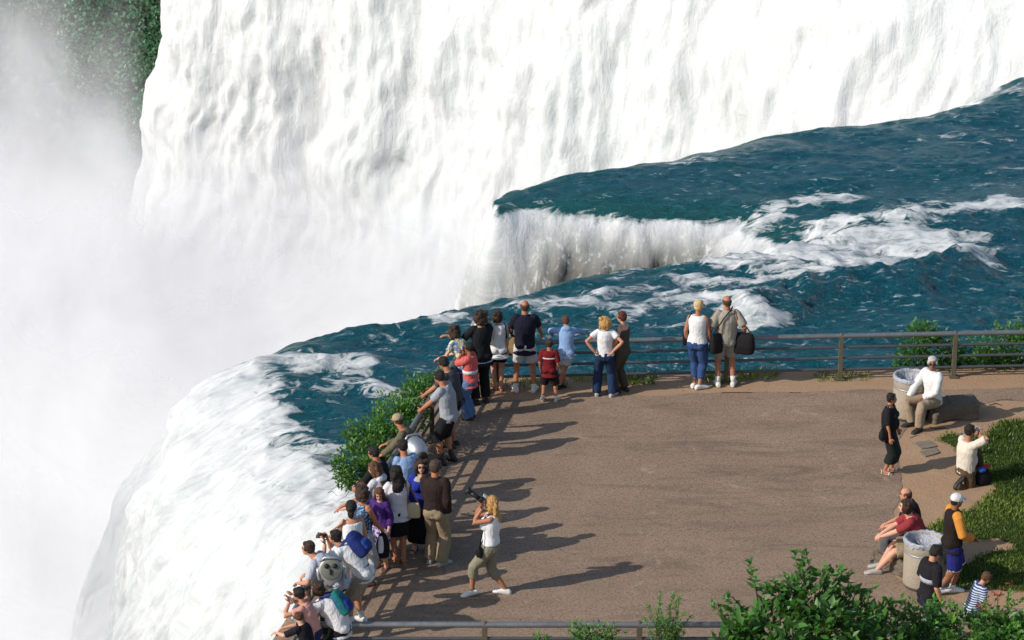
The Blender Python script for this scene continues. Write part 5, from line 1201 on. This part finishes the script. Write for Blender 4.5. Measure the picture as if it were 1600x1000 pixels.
# -- on the right
p = G(1462, 628, .42)
person('seated', 'white-haired man in white shirt sitting on a boulder beside the bin', (p.x, p.y), 1.76, 128, group=CHAT, skin=BROWN, hair=('short', H_GREY), glasses=True, pz=.50, py=.10, lean=6, lean2=6, hy=40,
       top=T(cloth((.76, .75, .72)), sleeve=1.92, hem=.04, loose=.022, collar=1), bot=dict(kind='trousers', m=cloth((.33, .25, .17)), len=1.96, flare=.02, loose=.012), shoe=(BSHOE, 'shoe'), feet=[(-.10, .50, 0, 10), (.16, .42, 0, -22)],
       knee={'L': (-.1, .3, 1), 'R': (.3, .3, 1)}, hands={'L': (-.02, .36, .60), 'R': (.25, .46, .52)}, elbow={'L': (-1, -.3, 0), 'R': (1, -.3, 0)}, belt=LEATHER)
J = person('black_woman', 'short dark-haired woman all in black with white sandals standing on the terrace', at(1386, 738), hgt(1386, 738, 613), -112, 'f', CHAT, skin=TAN, hair=('short', H_BLACK), fat=1.25, hy=14,
       top=T(BLK, sleeve=.95, hem=.10, loose=.02, sflare=.015), bot=dict(kind='skirt', m=cloth((.012, .018, .016)), len=.155, flare=.015), shoe=(plain('white_sandal', (.66, .60, .55), .6), 'sandal'), hands={'R': (.26, .10, .66), 'L': (-.26, .10, .70)}, feet=[(-.08, .05, 0, 8), (.09, -.02, 0, -6)])
c = J['P'] + Vector((-.10, -.22, .03))
shoulder_bag('shoulder_bag', 'small black shiny bag at the hip of the woman all in black', c, (.22, .12, .19), LEATHER, [J['W'] + Vector((-.08, -.18, .1)), J['N'] + Vector((-.04, -.08, .05)), J['N'] + Vector((.03, .04, .04))], LEATHER, rz=R(30))
J = person('kneeling', 'man in cream tee and brown trousers kneeling at the lawn edge, arm raised', at(1512, 756), 1.72, -62, group=CHAT, skin=TAN, hair=('short', H_BLACK), fat=1.15, pz=.29, py=-.06, lean=2, lean2=6, hp=2,
       top=T(cloth((.68, .60, .50)), sleeve=.85, hem=.03, loose=.022, sflare=.012), bot=dict(kind='trousers', m=cloth((.10, .065, .035)), len=1.95, loose=.012), shoe=(BSHOE, 'shoe'), belt=LEATHER,
       feet=[(-.12, .34, 0, 5), (.12, -.34, .02, 0, -55)], knee={'L': (-.1, .4, 1), 'R': (0, 1, -.5)}, hands={'L': 'face', 'R': 'face'}, elbow={'L': (-.8, .2, -.8), 'R': (1, 0, .25)})
camera_thing('camera held to the eyes of the kneeling man', J['hp'](0, .10, .0), J['face'], 'small')
c = G(1536, 745, .14); shoulder_bag('shoulder_bag', 'black bag with a red and blue top on the grass by the kneeling man', c, (.26, .18, .28), BLK, None, None, rz=.4)
r = bpy.data.objects[[o.name for o in bpy.data.objects if o.get('label', '').startswith('black bag with a red')][0]]
m = MB(); m.ell((-.05, -.03, .15), (.085, .07, .05)); m.skin('blue_cloth', cloth((.03, .10, .40)), r, .011); m = MB(); m.ell((.06, .02, .17), (.08, .06, .045)); m.skin('red_cloth', cloth((.45, .04, .03)), r, .011)
p = G(1428, 858, .42)
person('bald_black', 'bald man in black shirt sitting behind the man in the red tee', (p.x + .02, p.y + .42), 1.74, 80, group=CHAT, skin=SKIN, hair=('bald', H_SHORT), pz=.50, py=0, lean=14, lean2=22,
       top=T(BLK, sleeve=1.0, loose=.02), bot=dict(kind='trousers', m=cloth((.09, .09, .10)), len=1.95, flare=.02), shoe=(BSHOE, 'shoe'), feet=[(-.12, .44), (.12, .40)], knee={'L': (-.1, .3, 1), 'R': (.1, .3, 1)}, hands={'L': (-.06, .42, .62), 'R': (.08, .40, .62)})
person('red_tee', 'dark-haired man in red tee and khaki shorts sitting bent forward, hands clasped', (p.x + .05, p.y), 1.76, 84, group=CHAT, skin=PALE, hair=('bob', H_DARK), pz=.50, py=.02, lean=30, lean2=38, hp=16, hy=-2,
       top=T(cloth((.27, .035, .04)), sleeve=.85, hem=.05, loose=.02), bot=dict(kind='shorts', m=cloth((.28, .22, .14)), len=.92, flare=.03, loose=.012), shoe=(SNEAKG, 'shoe'), feet=[(-.10, .62, 0, 8), (.12, .56, 0, -4)], knee={'L': (-.1, .3, 1), 'R': (.1, .3, 1)},
       hands={'L': (-.03, .58, .62), 'R': (.04, .58, .64)}, elbow={'L': (-.7, -.2, -.6), 'R': (.7, -.2, -.6)})
person('jacket', 'young man in white cap, black jacket with orange sleeves and blue shorts', at(1484, 928), hgt(1484, 928, 770), -78, group=CHAT, skin=BROWN, hair=('short', H_BLACK), cap=cloth((.66, .66, .64)), hp=-8,
       top=dict(name='jacket', m=cloth((.018, .012, .010)), sleeve=1.9, hem=.08, loose=.034, sleeve_m=cloth((.62, .26, .045)), collar=1), bot=dict(kind='shorts', m=cloth((.018, .022, .16)), len=.98, flare=.035, loose=.016, side_m=WHT), shoe=(SNEAK, 'shoe'), sock=(SOCKW, .14),
       hands={'L': (-.16, .26, 1.02), 'R': (.17, .26, 1.02)}, elbow={'L': (-.8, -1, 0), 'R': (.8, -1, 0)}, feet=[(-.05, .05, 0, 0), (.02, -.20, .03, 0, -12)])
p = G(1456, 856, 1.66)
person('black_polo', 'dark-haired man in black polo with a striped chest band walking behind the bush', (p.x, p.y), 1.72, -66, group=CHAT, skin=SKIN, hair=('short', H_BLACK), hp=-26, lean=4, lean2=8, glasses=True,
       top=T(cloth((.014, .013, .016)), sleeve=.9, hem=.08, loose=.022, collar=1, bands=[(.5, .035, pattern((.62, .64, .68), (.05, .06, .12), 'stripe', 20))]), bot=dict(kind='trousers', m=J_DARK, len=1.95), shoe=(BSHOE, 'shoe'))
p = G(1527, 898, 1.20)
person('striped_boy', 'boy in blue and white striped shirt in front of the lawn', (p.x, p.y), 1.28, -74, group=CHAT, skin=SKIN, hair=('short', H_BROWN), hp=-20, lean=26, lean2=36,
       top=T(pattern((.03, .04, .12), (.46, .54, .64), 'stripe', 9, .5), sleeve=.9, hem=.08, loose=.016), bot=dict(kind='shorts', m=cloth((.05, .06, .10)), len=.95), shoe=(SNEAKG, 'shoe'))
